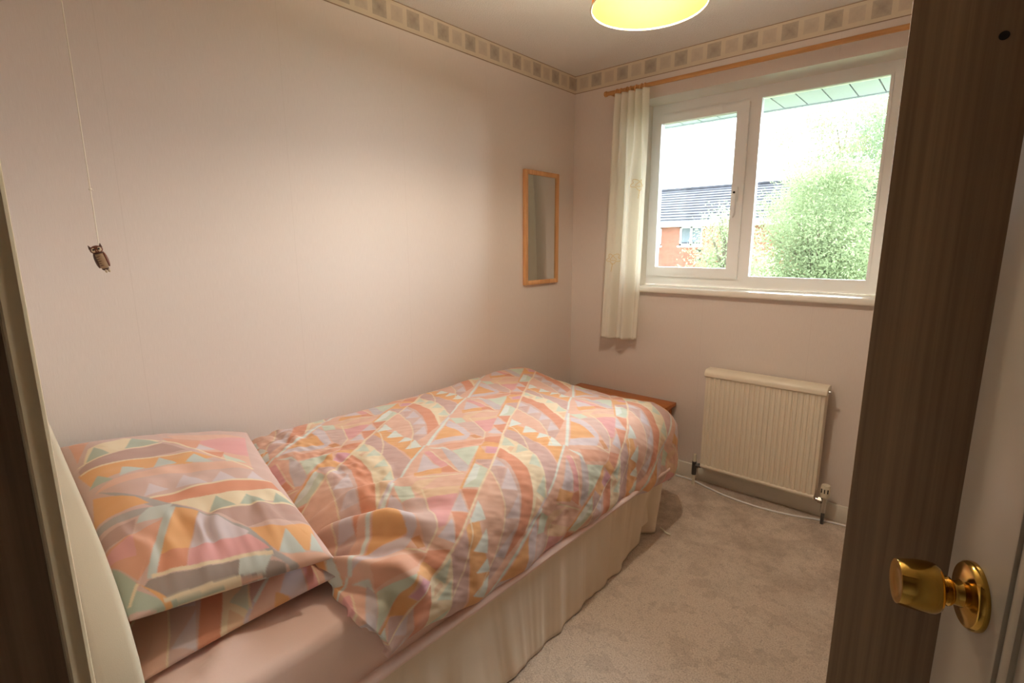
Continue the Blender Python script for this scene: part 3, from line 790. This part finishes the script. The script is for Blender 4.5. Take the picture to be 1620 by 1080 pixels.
def pillow(name, A, B, C, D, hu, hd, colour, seed, label, sag=0.0):
    """A wall/head, B wall/foot, C open side/foot, D open side/head corners"""
    u, v, top, bot = pillow_surface(A, B, C, D, hu, hd, seed, sag); n, m = u.shape
    T = top.reshape(-1, 3); Bt = bot.reshape(-1, 3); idx = np.arange(n * m).reshape(n, m)
    rim = np.zeros((n, m), bool); rim[0] = rim[-1] = True; rim[:, 0] = rim[:, -1] = True
    idb = np.where(rim, idx, -1); k = (~rim).sum(); idb[~rim] = n * m + np.arange(k)
    V = np.concatenate([T, bot[~rim]]); F = []
    q = lambda I: np.stack([I[:-1, :-1], I[1:, :-1], I[1:, 1:], I[:-1, 1:]], -1).reshape(-1, 4)
    F = np.concatenate([q(idx), q(idb)[:, ::-1]])
    me = bpy.data.meshes.new(name); me.from_pydata(V.tolist(), [], F.tolist()); me.update()
    me.polygons.foreach_set('use_smooth', np.ones(len(F), bool))
    ca = me.color_attributes.new('print', 'FLOAT_COLOR', 'POINT'); cc = np.ones((len(V), 4), np.float32)
    ct = colour(u, v).reshape(-1, 3); cc[:n * m, :3] = ct; cc[n * m:, :3] = ct[(~rim).reshape(-1)]
    ca.data.foreach_set('color', cc.reshape(-1)); me.materials.append(M['pillow'])
    bm = bmesh.new(); bm.from_mesh(me); bmesh.ops.recalc_face_normals(bm, faces=bm.faces); bm.to_mesh(me); bm.free()
    o = link(bpy.data.objects.new(name, me)); tag(o, label, 'pillow', 'pillows at the head of the bed'); return o

def pill_col(u, v):
    return sum(lookup(p_tile, u + dx / 300, v + dy / 190, False) for dx, dy in JIT) / len(JIT)
PILLOW_A = dict(A=(0.045, -2.612, 0.772), B=(0.035, -2.10, 0.668), C=(0.930, -2.262, 0.636), D=(0.848, -2.628, 0.652), hu=0.072, hd=0.050, seed=5)
pillow('pillow', colour=pill_col, **PILLOW_A, label=
       'upper pillow in a pastel geometric print resting on another pillow')
pillow('pillow', (0.04, -2.62, 0.590), (0.04, -2.16, 0.585), (0.915, -2.235, 0.575), (0.868, -2.628, 0.532), 0.055, 0.030,
       lambda u, v: duvet_colour(u * 0.9 * 0.8 + 0.37, v * 0.5 - 0.12), 17, 'lower pillow squashed beneath the upper one on the pink sheet')

# ------------------------------------------------------------------ bedside table behind the bed foot
tb = thing('bedside_table', 'small orange pine table with a rounded corner beyond the foot of the bed', 'table', (0.43, -0.13, 0))
def rounded(x0, x1, y0, y1, r):
    pts = [(x0, y1), (x0, y0)]
    for k in range(9):
        a = -math.pi / 2 + k / 8 * math.pi / 2; pts.append((x1 - r + r * math.cos(a), y0 + r + r * math.sin(a)))
    return pts + [(x1, y1)]
prism('table_top', rounded(0.10, 0.765, -0.235, -0.02, 0.075), 2, 0.413, 0.436, M['table_pine'], tb, 0.004)
boxes('apron', [((0.13, -0.21, 0.34), (0.745, -0.195, 0.413)), ((0.13, -0.05, 0.34), (0.745, -0.035, 0.413)), ((0.73, -0.195, 0.34), (0.745, -0.05, 0.413))], M['table_pine'], tb)
for x in (0.13, 0.715):
    for y in (-0.212, -0.066): box('leg', (x, y, 0), (x + 0.032, y + 0.032, 0.413), M['table_pine'], tb, 0.003)
box('shelf', (0.14, -0.2, 0.14), (0.735, -0.045, 0.156), M['table_pine'], tb)

# ------------------------------------------------------------------ mirror on the left wall
mr = thing('wall_mirror', 'tall narrow mirror in a plain pine frame on the left wall', 'mirror', (0.01, -0.34, 1.43))
MY0, MY1, MZ0, MZ1, FW = -0.500, -0.180, 1.107, 1.759, 0.026
for lo, hi in (((0.001, MY0, MZ0), (0.022, MY0 + FW, MZ1)), ((0.001, MY1 - FW, MZ0), (0.022, MY1, MZ1)),
               ((0.001, MY0 + FW, MZ0), (0.022, MY1 - FW, MZ0 + FW)), ((0.001, MY0 + FW, MZ1 - FW), (0.022, MY1 - FW, MZ1))):
    box('frame_side', lo, hi, M['frame_pine'], mr, 0.003)
box('mirror_glass', (0.004, MY0 + FW - 0.004, MZ0 + FW - 0.004), (0.014, MY1 - FW + 0.004, MZ1 - FW + 0.004), M['mirror'], mr)

# ------------------------------------------------------------------ curtain, pole and rings
cp = thing('curtain_pole', 'thin pine curtain pole running above the window', 'curtain pole', (1.2, -0.07, 2.186))
tube('pole', [(0.275, -0.07, 2.187), (2.35, -0.07, 2.183)], 0.0115, M['pine'], cp, 16)
lathe('finial', [(0, 0), (0.0118, 0.002), (0.0150, 0.006), (0.0150, 0.016), (0.0118, 0.020), (0, 0.021)], (0.254, -0.07, 2.187), (1, 0, 0), M['pine'], cp, 20)
for x in (0.295, 1.75): 
    bk = box('bracket', (x - 0.007, -0.068, 2.178), (x + 0.007, 0.0, 2.192), M['pine'], cp, 0.002)
def ring(x, tilt, which):
    bm = bmesh.new(); R0, r0 = 0.0185, 0.0035
    for i in range(24):
        a = i / 24 * 2 * math.pi
        for j in range(8):
            b = j / 8 * 2 * math.pi; rad = R0 + r0 * math.cos(b)
            bm.verts.new((x + r0 * math.sin(b) + tilt * math.sin(a) * R0, -0.07 + rad * math.cos(a), 2.180 + rad * math.sin(a)))
    bm.verts.ensure_lookup_table()
    for i in range(24):
        for j in range(8):
            bm.faces.new([bm.verts[k] for k in (i * 8 + j, ((i + 1) % 24) * 8 + j, ((i + 1) % 24) * 8 + (j + 1) % 8, i * 8 + (j + 1) % 8)])
    o = bm_obj('curtain_ring', bm, M['frame_pine'], None, smooth=True)
    tag(o, which + " pine ring on the pole counted from the pole's left end", 'curtain ring', 'curtain rings on the pole')
for x, tl, wh in ((0.335, 0.2, 'first'), (0.366, -0.1, 'second'), (0.400, 0.15, 'third'), (0.428, -0.2, 'fourth'), (0.458, 0.1, 'fifth'), (0.487, 0.25, 'sixth'), (0.512, -0.1, 'seventh')): ring(x, tl, wh)

CT0, CT1 = 2.168, 0.787
def curtain_pt(s, d):
    xl = 0.325 - 0.052 * d ** 0.8; xr = 0.536 + 0.010 * np.sin(d * 3.0) - 0.004 * d
    # five pleats that open into two broad folds lower down
    a = 1 - sm(d, 0.05, 0.45)
    f1 = np.sin(2 * np.pi * 5 * s + 0.4); f2 = np.sin(2 * np.pi * (2.4 * s ** 0.85) + 0.8 + 0.5 * d) + 0.35 * np.sin(2 * np.pi * 5.2 * s + 1.5 * d)
    f = a * f1 * 0.020 + (1 - a) * f2 * 0.030
    y = -0.088 + f
    x = xl + (xr - xl) * s + 0.006 * np.cos(2 * np.pi * 5 * s) * a
    z = CT0 + (CT1 - CT0) * d + 0.006 * np.sin(2 * np.pi * 2.2 * s) * sm(d, 0.9, 1) - 0.012 * (1 - s) * sm(d, 0.8, 1)
    return x, y, z
s_, d_ = np.meshgrid(np.linspace(0, 1, 150), np.linspace(0, 1, 120), indexing='ij')
cu = thing('curtain', 'gathered cream curtain with gold flower embroidery left of the window', 'curtain', (0.42, -0.082, 0.787))
grid_obj('curtain_cloth', np.stack(curtain_pt(s_, d_), -1), M['curtain'], cu, solid=0.0016, offset=0)
def motif(s0, d0, r):
    bm = bmesh.new()
    for loop in (((0, 0, 1.0, 5, .25)), ((0, 0, 0.45, 3, .2))):
        ox, oz, rr, pet, am = loop; pts = []
        for k in range(41):
            a = k / 40 * 2 * math.pi; q = r * rr * (1 + am * math.sin(pet * a))
            x, y, z = curtain_pt(np.array(s0 + q * math.cos(a) / 0.26), np.array(d0 + q * math.sin(a) / 1.38))
            pts.append((float(x), float(y) - 0.0022, float(z)))
        bm_tube(bm, pts, 0.0013, 5)
    pts = []
    for k in range(12):
        x, y, z = curtain_pt(np.array(s0 - 0.02 * k / 11), np.array(d0 + (r + 0.05 * k / 11) / 1.38)); pts.append((float(x), float(y) - 0.0022, float(z)))
    bm_tube(bm, pts, 0.0013, 5)
    bm_obj('embroidered_flower', bm, M['gold'], cu, smooth=True)
for s0, d0 in ((0.80, 0.36), (0.28, 0.66)): motif(s0, d0, 0.026)

# ------------------------------------------------------------------ radiator
rd = thing('radiator', 'cream fluted panel radiator under the window', 'radiator', (1.236, -0.06, 0.12))
RX0, RX1, RZ0, RZ1 = 0.957, 1.515, 0.124, 0.652
nf = 22; pitch = (RX1 - RX0 - 0.02) / nf
prf = [(RX0, -0.085), (RX0, -0.103)]
for k in range(nf):
    x0 = RX0 + 0.01 + k * pitch
    prf += [(x0 + 0.10 * pitch, -0.103), (x0 + 0.26 * pitch, -0.1075), (x0 + 0.74 * pitch, -0.1075), (x0 + 0.90 * pitch, -0.103)]
prf += [(RX1, -0.103), (RX1, -0.085)]
prism('fluted_panel', prf, 2, RZ0 + 0.012, RZ1 - 0.002, M['rad'], rd)
tube('bottom_roll', [(RX0 + 0.002, -0.099, RZ0 + 0.008), (RX1 - 0.002, -0.099, RZ0 + 0.008)], 0.012, M['rad'], rd, 14)
prism('top_cover', [(-0.030, 0.652), (-0.108, 0.640), (-0.116, 0.646), (-0.117, 0.660), (-0.110, 0.674), (-0.095, 0.681), (-0.035, 0.681), (-0.028, 0.674)], 0, RX0 - 0.006, RX1 + 0.008, M['rad'], rd, 0.003)
for x in (RX0 - 0.001, RX1 - 0.003): box('side_cheek', (x, -0.100, 0.15), (x + 0.004, -0.032, 0.650), M['rad'], rd)
box('back_panel', (RX0 + 0.005, -0.045, 0.14), (RX1 - 0.005, -0.038, 0.645), M['rad'], rd)
for x in (1.08, 1.39): box('wall_bracket', (x, -0.038, 0.25), (x + 0.03, -0.0005, 0.60), M['rad'], rd)
lathe('air_vent', [(0, 0), (0.006, 0), (0.006, 0.012), (0, 0.013)], (RX1 + 0.008, -0.095, 0.660), (1, 0, 0), M['chrome'], rd, 12)
def valve(x, sx, trv):
    v = tube('valve_body', [(x, -0.085, 0.060), (x, -0.085, 0.138)], 0.0125, M['chrome'] if trv else M['grey_metal'], rd, 14)
    tube('valve_tail', [(x, -0.085, 0.118), (x + sx * 0.036, -0.085, 0.118)], 0.0095, M['chrome'] if trv else M['grey_metal'], v, 12)
    lathe('valve_nut', [(0, 0), (0.016, 0), (0.016, 0.014), (0, 0.014)], (x + sx * 0.012, -0.085, 0.118), (sx, 0, 0), M['chrome'] if trv else M['grey_metal'], v, 6)
    tube('pipe', [(x, -0.085, 0.062), (x, -0.085, 0.0)], 0.0078, M['grey_metal'] if trv else M['plastic'], v, 12)
    if trv:
        lathe('thermostat_head', [(0, 0), (0.016, 0.0), (0.0205, 0.006), (0.0205, 0.055), (0.018, 0.063), (0, 0.064)], (x, -0.085, 0.138), (0, 0, 1), M['plastic'], v, 12)
        for k in range(3):
            a = -math.pi / 2 - 0.7 + k * 0.7
            box('head_slot', (x + 0.0205 * math.cos(a) - 0.002, -0.085 + 0.0205 * math.sin(a) - 0.002, 0.165), (x + 0.0205 * math.cos(a) + 0.002, -0.085 + 0.0205 * math.sin(a) + 0.002, 0.185), M['dark'], v)
    else:
        lathe('lockshield_cap', [(0, 0), (0.0105, 0), (0.0100, 0.040), (0.008, 0.045), (0, 0.045)], (x, -0.085, 0.136), (0, 0, 1), M['plastic'], v, 16)
valve(0.918, 1, False); valve(1.556, -1, True)

def smooth_path(pts, n=60):
    pts = [Vector(p) for p in pts]; out = []
    for i in range(len(pts) - 1):
        p0, p1, p2, p3 = pts[max(i - 1, 0)], pts[i], pts[i + 1], pts[min(i + 2, len(pts) - 1)]
        for k in range(n // (len(pts) - 1)):
            t = k / (n // (len(pts) - 1))
            out.append(0.5 * ((2 * p1) + (p2 - p0) * t + (2 * p0 - 5 * p1 + 4 * p2 - p3) * t * t + (3 * p1 - p0 - 3 * p2 + p3) * t ** 3))
    return out + [pts[-1]]
tag(tube('white_cable', smooth_path([(0.80, -0.049, 0.005), (0.90, -0.062, 0.012), (1.00, -0.086, 0.006), (1.13, -0.118, 0.005), (1.28, -0.126, 0.005), (1.42, -0.105, 0.005), (1.55, -0.06, 0.005), (1.70, -0.035, 0.005), (1.84, -0.03, 0.005)]), 0.0048, M['upvc'], seg=8),
    'thin white cable lying on the carpet below the radiator', 'cable')
tag(tube('loose_wire', smooth_path([(0.985, -0.640, 0.005), (1.005, -0.655, 0.009), (1.03, -0.672, 0.010), (1.05, -0.668, 0.006)]), 0.004, M['plastic'], seg=8),
    'short pale wire sticking out from under the foot of the bed', 'wire')

# ------------------------------------------------------------------ pendant lamp
LX, LY, LZ = 1.175, -1.33, 2.0
lp = thing('pendant_lamp', 'lit ceiling lamp with a glowing yellow shade', 'lamp', (LX, LY, H))
def shade_mat():
    t = NT('yellow_shade_cloth'); n = t.noise(t.coord(), 300, 2)
    col = t.mix(n, S(226, 158, 20), S(240, 176, 34))
    tr = t.n('BsdfTranslucent'); t.t.links.new(col, tr.inputs[0]); mx = t.n('MixShader'); mx.inputs[0].default_value = 0.5
    t.done(col, 0.7); t.t.links.new(t.b.outputs[0], mx.inputs[1]); t.t.links.new(tr.outputs[0], mx.inputs[2]); t.t.links.new(mx.outputs[0], t.out.inputs[0])
    return t.m
def bulb_mat():
    t = NT('lit_bulb'); n = t.noise(t.coord(), 3, 1)
    em = t.n('Emission'); em.inputs[0].default_value = (1.0, 0.85, 0.66, 1)
    L = BULB_WATTS / (math.pi * 4 * math.pi * 0.028 ** 2)
    t.put(em.inputs[1], t.math('ADD', L * 0.97, t.math('MULTIPLY', n, L * 0.06)))
    t.t.links.new(em.outputs[0], t.out.inputs[0]); return t.m
lathe('lamp_shade', [(0.163, 0.0), (0.157, 0.026), (0.150, 0.050), (0.142, 0.070), (0.132, 0.088), (0.130, 0.087), (0.1395, 0.069), (0.1475, 0.049), (0.1542, 0.026), (0.1600, 0.0)], (LX, LY, LZ), (0, 0, 1), shade_mat(), lp, 72, closed=True)
bm = bmesh.new(); bm_tube(bm, [(LX + 0.1615 * math.cos(a), LY + 0.1615 * math.sin(a), LZ) for a in [k / 72 * 2 * math.pi for k in range(73)]], 0.0028, 8)
bm_obj('shade_rim', bm, M['cream_paint'], lp, smooth=True)
bm = bmesh.new(); bmesh.ops.create_uvsphere(bm, u_segments=24, v_segments=16, radius=0.028, matrix=Matrix.Translation((LX, LY, LZ + 0.058)))
bm_obj('bulb', bm, bulb_mat(), lp, smooth=True)
lathe('bulb_holder', [(0, 0), (0.015, 0), (0.019, 0.02), (0.019, 0.06), (0.008, 0.09), (0, 0.09)], (LX, LY, LZ + 0.092), (0, 0, 1), M['plastic'], lp, 20)
for k in range(3):
    a = k * 2.094; tube('shade_spoke', [(LX + 0.017 * math.cos(a), LY + 0.017 * math.sin(a), LZ + 0.115), (LX + 0.131 * math.cos(a), LY + 0.131 * math.sin(a), LZ + 0.087)], 0.0015, M['chrome'], lp, 6)
tube('flex', [(LX, LY, LZ + 0.18), (LX, LY, H - 0.02)], 0.003, M['plastic'], lp, 8)
lathe('ceiling_rose', [(0, 0), (0.012, 0), (0.035, 0.012), (0.04, 0.028), (0, 0.028)], (LX, LY, H - 0.028), (0, 0, 1), M['plastic'], lp, 28)

# ------------------------------------------------------------------ light pull with owl
OX, OY = 0.40, -2.511
pl = thing('light_pull', 'brown wooden owl hanging on a knotted white pull cord over the pillows', 'light pull', (OX, OY, 1.28))
tube('cord', [(OX, OY, 2.35), (OX, OY, 1.345)], 0.0013, M['string'], pl, 8)
kb = bmesh.new(); bmesh.ops.create_icosphere(kb, subdivisions=2, radius=0.0035, matrix=Matrix.Translation((OX, OY, 1.470))); bm_tube(kb, [(OX - .002, OY, 1.470), (OX + 0.005, OY + .004, 1.4675)], 0.0009, 6)
bm_obj('knot', kb, M['string'], pl, smooth=True)
lathe('switch_rose', [(0, 0), (0.03, 0), (0.034, 0.01), (0.034, 0.03), (0, 0.03)], (OX, OY, 2.32), (0, 0, 1), M['plastic'], pl, 24)
def owl():
    brown = plain('owl_dark_brown', (84, 52, 40), 0.5, var=0.2, scale=200); tan = plain('owl_tan', (168, 140, 110), 0.5, var=0.15, scale=200)
    rust = plain('owl_rust', (120, 66, 44), 0.5, var=0.2, scale=200); pale = plain('owl_pale', (206, 190, 164), 0.5, var=0.1, scale=200); black = plain('owl_black', (20, 14, 12), 0.3)
    F = Vector((1.9384 - OX, -2.7784 - OY, 0)).normalized(); Sd = Vector((-F.y, F.x, 0)); Z = Vector((0, 0, 1)); c0 = Vector((OX, OY, 1.313))
    tilt = Matrix.Rotation(math.radians(14), 3, F)
    def w(s, f, z): return c0 + tilt @ (Sd * s + F * f + Z * z)
    def blob(name, c, r, mat, par, subd=3):
        b = bmesh.new(); bmesh.ops.create_icosphere(b, subdivisions=subd, radius=1.0)
        for v in b.verts:
            p = v.co; v.co = w(c[0] + p.x * r[0], c[1] + p.y * r[1], c[2] + p.z * r[2])
        return bm_obj(name, b, mat, par, smooth=True)
    body = blob('owl_body', (0, 0, -0.006), (0.0125, 0.010, 0.0215), tan, pl)
    for k in range(5): blob('breast_stripe', (-0.002, 0.0072 - abs(k - 2) * 0.0006, 0.004 - k * 0.0052), (0.0085 - abs(k - 1.5) * 0.001, 0.0030, 0.0012), brown, body, 2)
    for s in (-1, 1): blob('wing', (s * 0.0096, 0.0000, -0.005), (0.0038, 0.0086, 0.0175), rust if s > 0 else brown, body)
    blob('tail', (0, -0.001, -0.0245), (0.0075, 0.006, 0.0055), brown, body, 2)
    head = blob('owl_head', (-0.001, 0.001, 0.0205), (0.0128, 0.0105, 0.0098), rust, pl)
    for s in (-1, 1):
        blob('face_disc', (s * 0.0052 - 0.001, 0.0088, 0.0205), (0.0050, 0.0025, 0.0055), pale, head, 2)
        blob('eye', (s * 0.0050 - 0.001, 0.0112, 0.0215), (0.0022, 0.0012, 0.0022), black, head, 2)
        b = bmesh.new(); bmesh.ops.create_cone(b, segments=10, radius1=0.0042, radius2=0.0004, depth=0.010, cap_ends=True)
        for v in b.verts: p = v.co; v.co = w(s * (0.0092 + (p.z + 0.005) * 0.25) - 0.001 + p.x, 0.001 + p.y, 0.0285 + p.z)
        bm_obj('ear_tuft', b, brown, head, smooth=True)
    b = bmesh.new(); bmesh.ops.create_cone(b, segments=8, radius1=0.0018, radius2=0.0002, depth=0.005, cap_ends=True)
    for v in b.verts: p = v.co; v.co = w(p.x - 0.001, 0.0115 + p.y, 0.0175 - p.z)
    bm_obj('beak', b, tan, head)
    blob('collar', (0, 0.001, 0.0125), (0.0115, 0.0095, 0.0022), brown, pl, 2)
    for s in (-0.003, 0.003): blob('foot', (s + 0.002, 0.003, -0.0310), (0.0026, 0.0026, 0.0045), pale, body, 2)
owl()

# ------------------------------------------------------------------ outdoors
GZ = -2.7
def lawn():
    t = NT('lawn'); v = t.coord(); n = t.noise(v, 3, 5, 0.7); return t.done(t.ramp(n, [(0.3, S(96, 108, 78)), (0.7, S(128, 136, 104))]), 0.95)
struct(box('ground', (-60, 0.35, GZ - 0.3), (60, 90, GZ), lawn()), 'grass ground far below the window', 'ground')
def brick_mat():
    t = NT('red_brick'); xyz = t.sep(t.coord()); cb = t.n('CombineXYZ'); t.put(cb.inputs[0], xyz[0]); t.put(cb.inputs[1], xyz[2])
    br = t.n('TexBrick'); t.put(br.inputs['Vector'], cb.outputs[0]); br.inputs['Scale'].default_value = 1.0
    br.inputs['Brick Width'].default_value = 0.225; br.inputs['Row Height'].default_value = 0.075; br.inputs['Mortar Size'].default_value = 0.008
    br.inputs['Color1'].default_value = S(126, 74, 58); br.inputs['Color2'].default_value = S(146, 92, 74); br.inputs['Mortar'].default_value = S(128, 92, 78)
    n = t.noise(t.coord(), 0.9, 3)
    return t.done(t.mix(t.math('MULTIPLY', n, 0.35), br.outputs[0], S(150, 94, 76)), 0.85)
def roof_mat():
    t = NT('grey_roof_tile'); v = t.coord(); n = t.noise(t.mapped(v, (3.2, 1.2, 1.2)), 1.0, 3); return t.done(t.ramp(n, [(0.3, S(34, 36, 44)), (0.7, S(58, 60, 70))]), 0.8)
hs = thing('brick_house', 'red brick house with a grey tiled roof seen through the left pane', 'house', (-4, 24, GZ))
HX0, HX1, HY, EZ = -18.0, 8.0, 22.0, 2.24
wins = [(-11.25, -9.90), (-8.95, -7.80), (-6.62, -5.45), (-3.2, -1.9)]
wz0, wz1 = 1.27, 2.20
cuts = [HX0] + [v for ab in wins for v in ab] + [HX1]
lst = [((HX0, HY, GZ), (HX1, HY + 0.3, wz0)), ((HX0, HY, wz1), (HX1, HY + 0.3, EZ + 0.2))] + [((cuts[i], HY, wz0), (cuts[i + 1], HY + 0.3, wz1)) for i in range(0, len(cuts), 2)]
bmat = brick_mat(); boxes('front_wall', lst, bmat, hs)
boxes('side_wall', [((HX0, HY + 0.3, GZ), (HX0 + 0.3, HY + 7, EZ)), ((HX1 - 0.3, HY + 0.3, GZ), (HX1, HY + 7, EZ)), ((HX0, HY + 7, GZ), (HX1, HY + 7.3, EZ))], bmat, hs)
rm = roof_mat(); ry0, rz0, ry1, rz1 = HY - 0.35, EZ + 0.10, HY + 3.6, EZ + 2.05
NC = 13
for k in range(NC):
    a, b = k / NC, (k + 1.12) / NC
    ya, yb = ry0 + (ry1 - ry0) * a, ry0 + (ry1 - ry0) * b; za, zb = rz0 + (rz1 - rz0) * a, rz0 + (rz1 - rz0) * b
    prism('tile_course', [(ya, za), (ya, za + 0.06), (yb, zb + 0.015), (yb, zb - 0.02)], 0, HX0 - 0.2, HX1 + 0.2, rm, hs)
prism('rear_roof', [(ry1, rz1), (ry1, rz1 + 0.05), (HY + 7.6, EZ + 0.15), (HY + 7.6, EZ + 0.1)], 0, HX0 - 0.2, HX1 + 0.2, rm, hs)
tube('ridge', [(HX0 - 0.2, ry1 + 0.02, rz1 + 0.04), (HX1 + 0.2, ry1 + 0.02, rz1 + 0.04)], 0.11, rm, hs, 10)
box('fascia', (HX0 - 0.2, ry0 + 0.02, EZ - 0.06), (HX1 + 0.2, ry0 + 0.06, EZ + 0.16), M['upvc'], hs)
box('house_soffit', (HX0 - 0.2, ry0 + 0.04, EZ - 0.06), (HX1 + 0.2, HY + 0.02, EZ - 0.03), M['upvc'], hs)
tube('gutter', [(HX0 - 0.2, ry0 - 0.04, EZ + 0.11), (HX1 + 0.2, ry0 - 0.04, EZ + 0.11)], 0.055, M['upvc'], hs, 10)
curt = cloth('net_curtain', (112, 122, 130), 0.9); dkg = plain('dark_window_glass', (44, 54, 66), 0.08, var=0.1, scale=2)
for a, b in wins:
    wf = boxes('house_window', [((a, HY + 0.06, wz0), (a + 0.09, HY + 0.14, wz1)), ((b - 0.09, HY + 0.06, wz0), (b, HY + 0.14, wz1)), ((a, HY + 0.06, wz0), (b, HY + 0.14, wz0 + 0.09)),
                                ((a, HY + 0.06, wz1 - 0.09), (b, HY + 0.14, wz1)), (((a + b) / 2 - 0.05, HY + 0.06, wz0), ((a + b) / 2 + 0.05, HY + 0.14, wz1)), ((a - 0.06, HY - 0.06, wz0 - 0.08), (b + 0.06, HY + 0.14, wz0))], M['upvc'], hs)
    mid = (a + b) / 2
    for c, d in ((a + 0.09, mid - 0.05), (mid + 0.05, b - 0.09)):
        box('pane', (c, HY + 0.10, wz0 + 0.09), (d, HY + 0.11, wz1 - 0.09), dkg if a < -10 else curt, wf)
        if -9 < a < -8: box('window_ornament', (c + 0.03, HY + 0.085, wz0 + 0.09), (d - 0.04, HY + 0.099, wz0 + 0.17), dkg, wf, 0.005)
for z in (0.95, 0.52): box('air_brick', (-8.05, HY - 0.012, z), (-7.80, HY + 0.02, z + 0.14), M['dark'], hs)

def leaf_mat(name, a, b):
    t = NT(name); v = t.coord(); n = t.noise(v, 2.5, 3); n2 = t.noise(v, 30, 2)
    col = t.mix(t.math('ADD', t.math('MULTIPLY', n, 0.6), t.math('MULTIPLY', n2, 0.4)), S(*a), S(*b))
    tr = t.n('BsdfTranslucent'); t.t.links.new(col, tr.inputs[0]); mx = t.n('MixShader'); mx.inputs[0].default_value = 0.45
    t.done(col, 0.6, 0, 0.3); t.t.links.new(t.b.outputs[0], mx.inputs[1]); t.t.links.new(tr.outputs[0], mx.inputs[2]); t.t.links.new(mx.outputs[0], t.out.inputs[0])
    return t.m
bark = plain('bark', (120, 112, 96), 0.9, var=0.2, scale=8)
def tree(name, base, crown, rad, nclump, nleaf, size, mat, seed, label, clump=0.45, group=None):
    rs = np.random.RandomState(seed); T = thing(name, label, 'tree', base, group)
    c = np.array(crown); R = np.array(rad)
    d = rs.normal(size=(nclump, 3)); d /= np.linalg.norm(d, axis=1, keepdims=True)
    cl = c + d * R * (rs.rand(nclump, 1) ** 0.42)
    bm = bmesh.new(); top = Vector((c[0], c[1], c[2] + R[2] * 0.5)); b0 = Vector(base)
    bm_tube(bm, [b0, b0.lerp(top, 0.35) + Vector((0.08, 0.05, 0)), b0.lerp(top, 0.7) + Vector((-0.06, 0, 0)), top], [0.16, 0.12, 0.07, 0.02], 10)
    bm_obj('trunk', bm, bark, T, smooth=True)
    for k in range(min(34, nclump)):
        e = Vector(cl[k]); t = min(0.92, max(0.30, (e.z - b0.z) / (top.z - b0.z) - 0.22)); s = b0.lerp(top, t); m_ = s.lerp(e, 0.5) + Vector((0, 0, 0.12))
        tube('branch', [s, m_, e], [0.035, 0.02, 0.006], bark, T, 5)
    n = nleaf; ci = rs.randint(0, nclump, n)
    p = cl[ci] + rs.normal(size=(n, 3)) * clump * np.array((1, 1, 0.8)) * 0.6
    a = rs.normal(size=(n, 3)); a /= np.linalg.norm(a, axis=1, keepdims=True); b = np.cross(a, rs.normal(size=(n, 3))); b /= np.linalg.norm(b, axis=1, keepdims=True)
    s = size * (0.6 + 0.8 * rs.rand(n, 1)); nrm = np.cross(a, b)
    V = np.stack([p - a * s, p + b * s * 0.45 + nrm * s * 0.15, p + a * s, p - b * s * 0.45 + nrm * s * 0.15], 1).reshape(-1, 3)
    F = np.arange(4 * n).reshape(-1, 4)
    me = bpy.data.meshes.new('foliage'); me.vertices.add(4 * n); me.vertices.foreach_set('co', V.reshape(-1).astype(np.float32))
    me.loops.add(4 * n); me.loops.foreach_set('vertex_index', F.reshape(-1).astype(np.int32)); me.polygons.add(n)
    me.polygons.foreach_set('loop_start', np.arange(0, 4 * n, 4, dtype=np.int32)); me.polygons.foreach_set('loop_total', np.full(n, 4, dtype=np.int32)); me.update(calc_edges=True)
    me.materials.append(mat); o = link(bpy.data.objects.new('foliage', me), T); o['kind'] = 'stuff'
    return T
lf1 = leaf_mat('spring_leaf', (104, 120, 84), (156, 170, 130)); lf2 = leaf_mat('dark_leaf', (86, 106, 80), (136, 152, 118)); lf3 = leaf_mat('pale_leaf', (118, 134, 96), (164, 178, 140))
tree('garden_tree', (-0.65, 10.6, GZ), (-0.65, 10.6, 0.8), (1.50, 1.3, 2.4), 150, 52000, 0.034, lf1, 3, 'leafy green tree filling the middle of the right window pane', 0.42)
tree('garden_tree', (0.45, 14.6, GZ), (0.40, 14.6, 2.3), (2.1, 1.4, 3.5), 170, 46000, 0.046, lf2, 4, 'taller darker tree at the right edge of the window pane', 0.46)
tree('garden_tree', (-1.75, 7.4, GZ), (-1.55, 7.4, 1.05), (0.60, 0.55, 1.0), 44, 8000, 0.027, lf3, 5, 'small pale tree in front of the brick house', 0.3)
tree('garden_tree', (-1.9, 18.6, GZ), (-1.7, 18.6, 3.2), (3.0, 1.3, 4.0), 130, 26000, 0.050, lf1, 6, 'thin airy tree behind the leafy ones against the sky', 0.5)
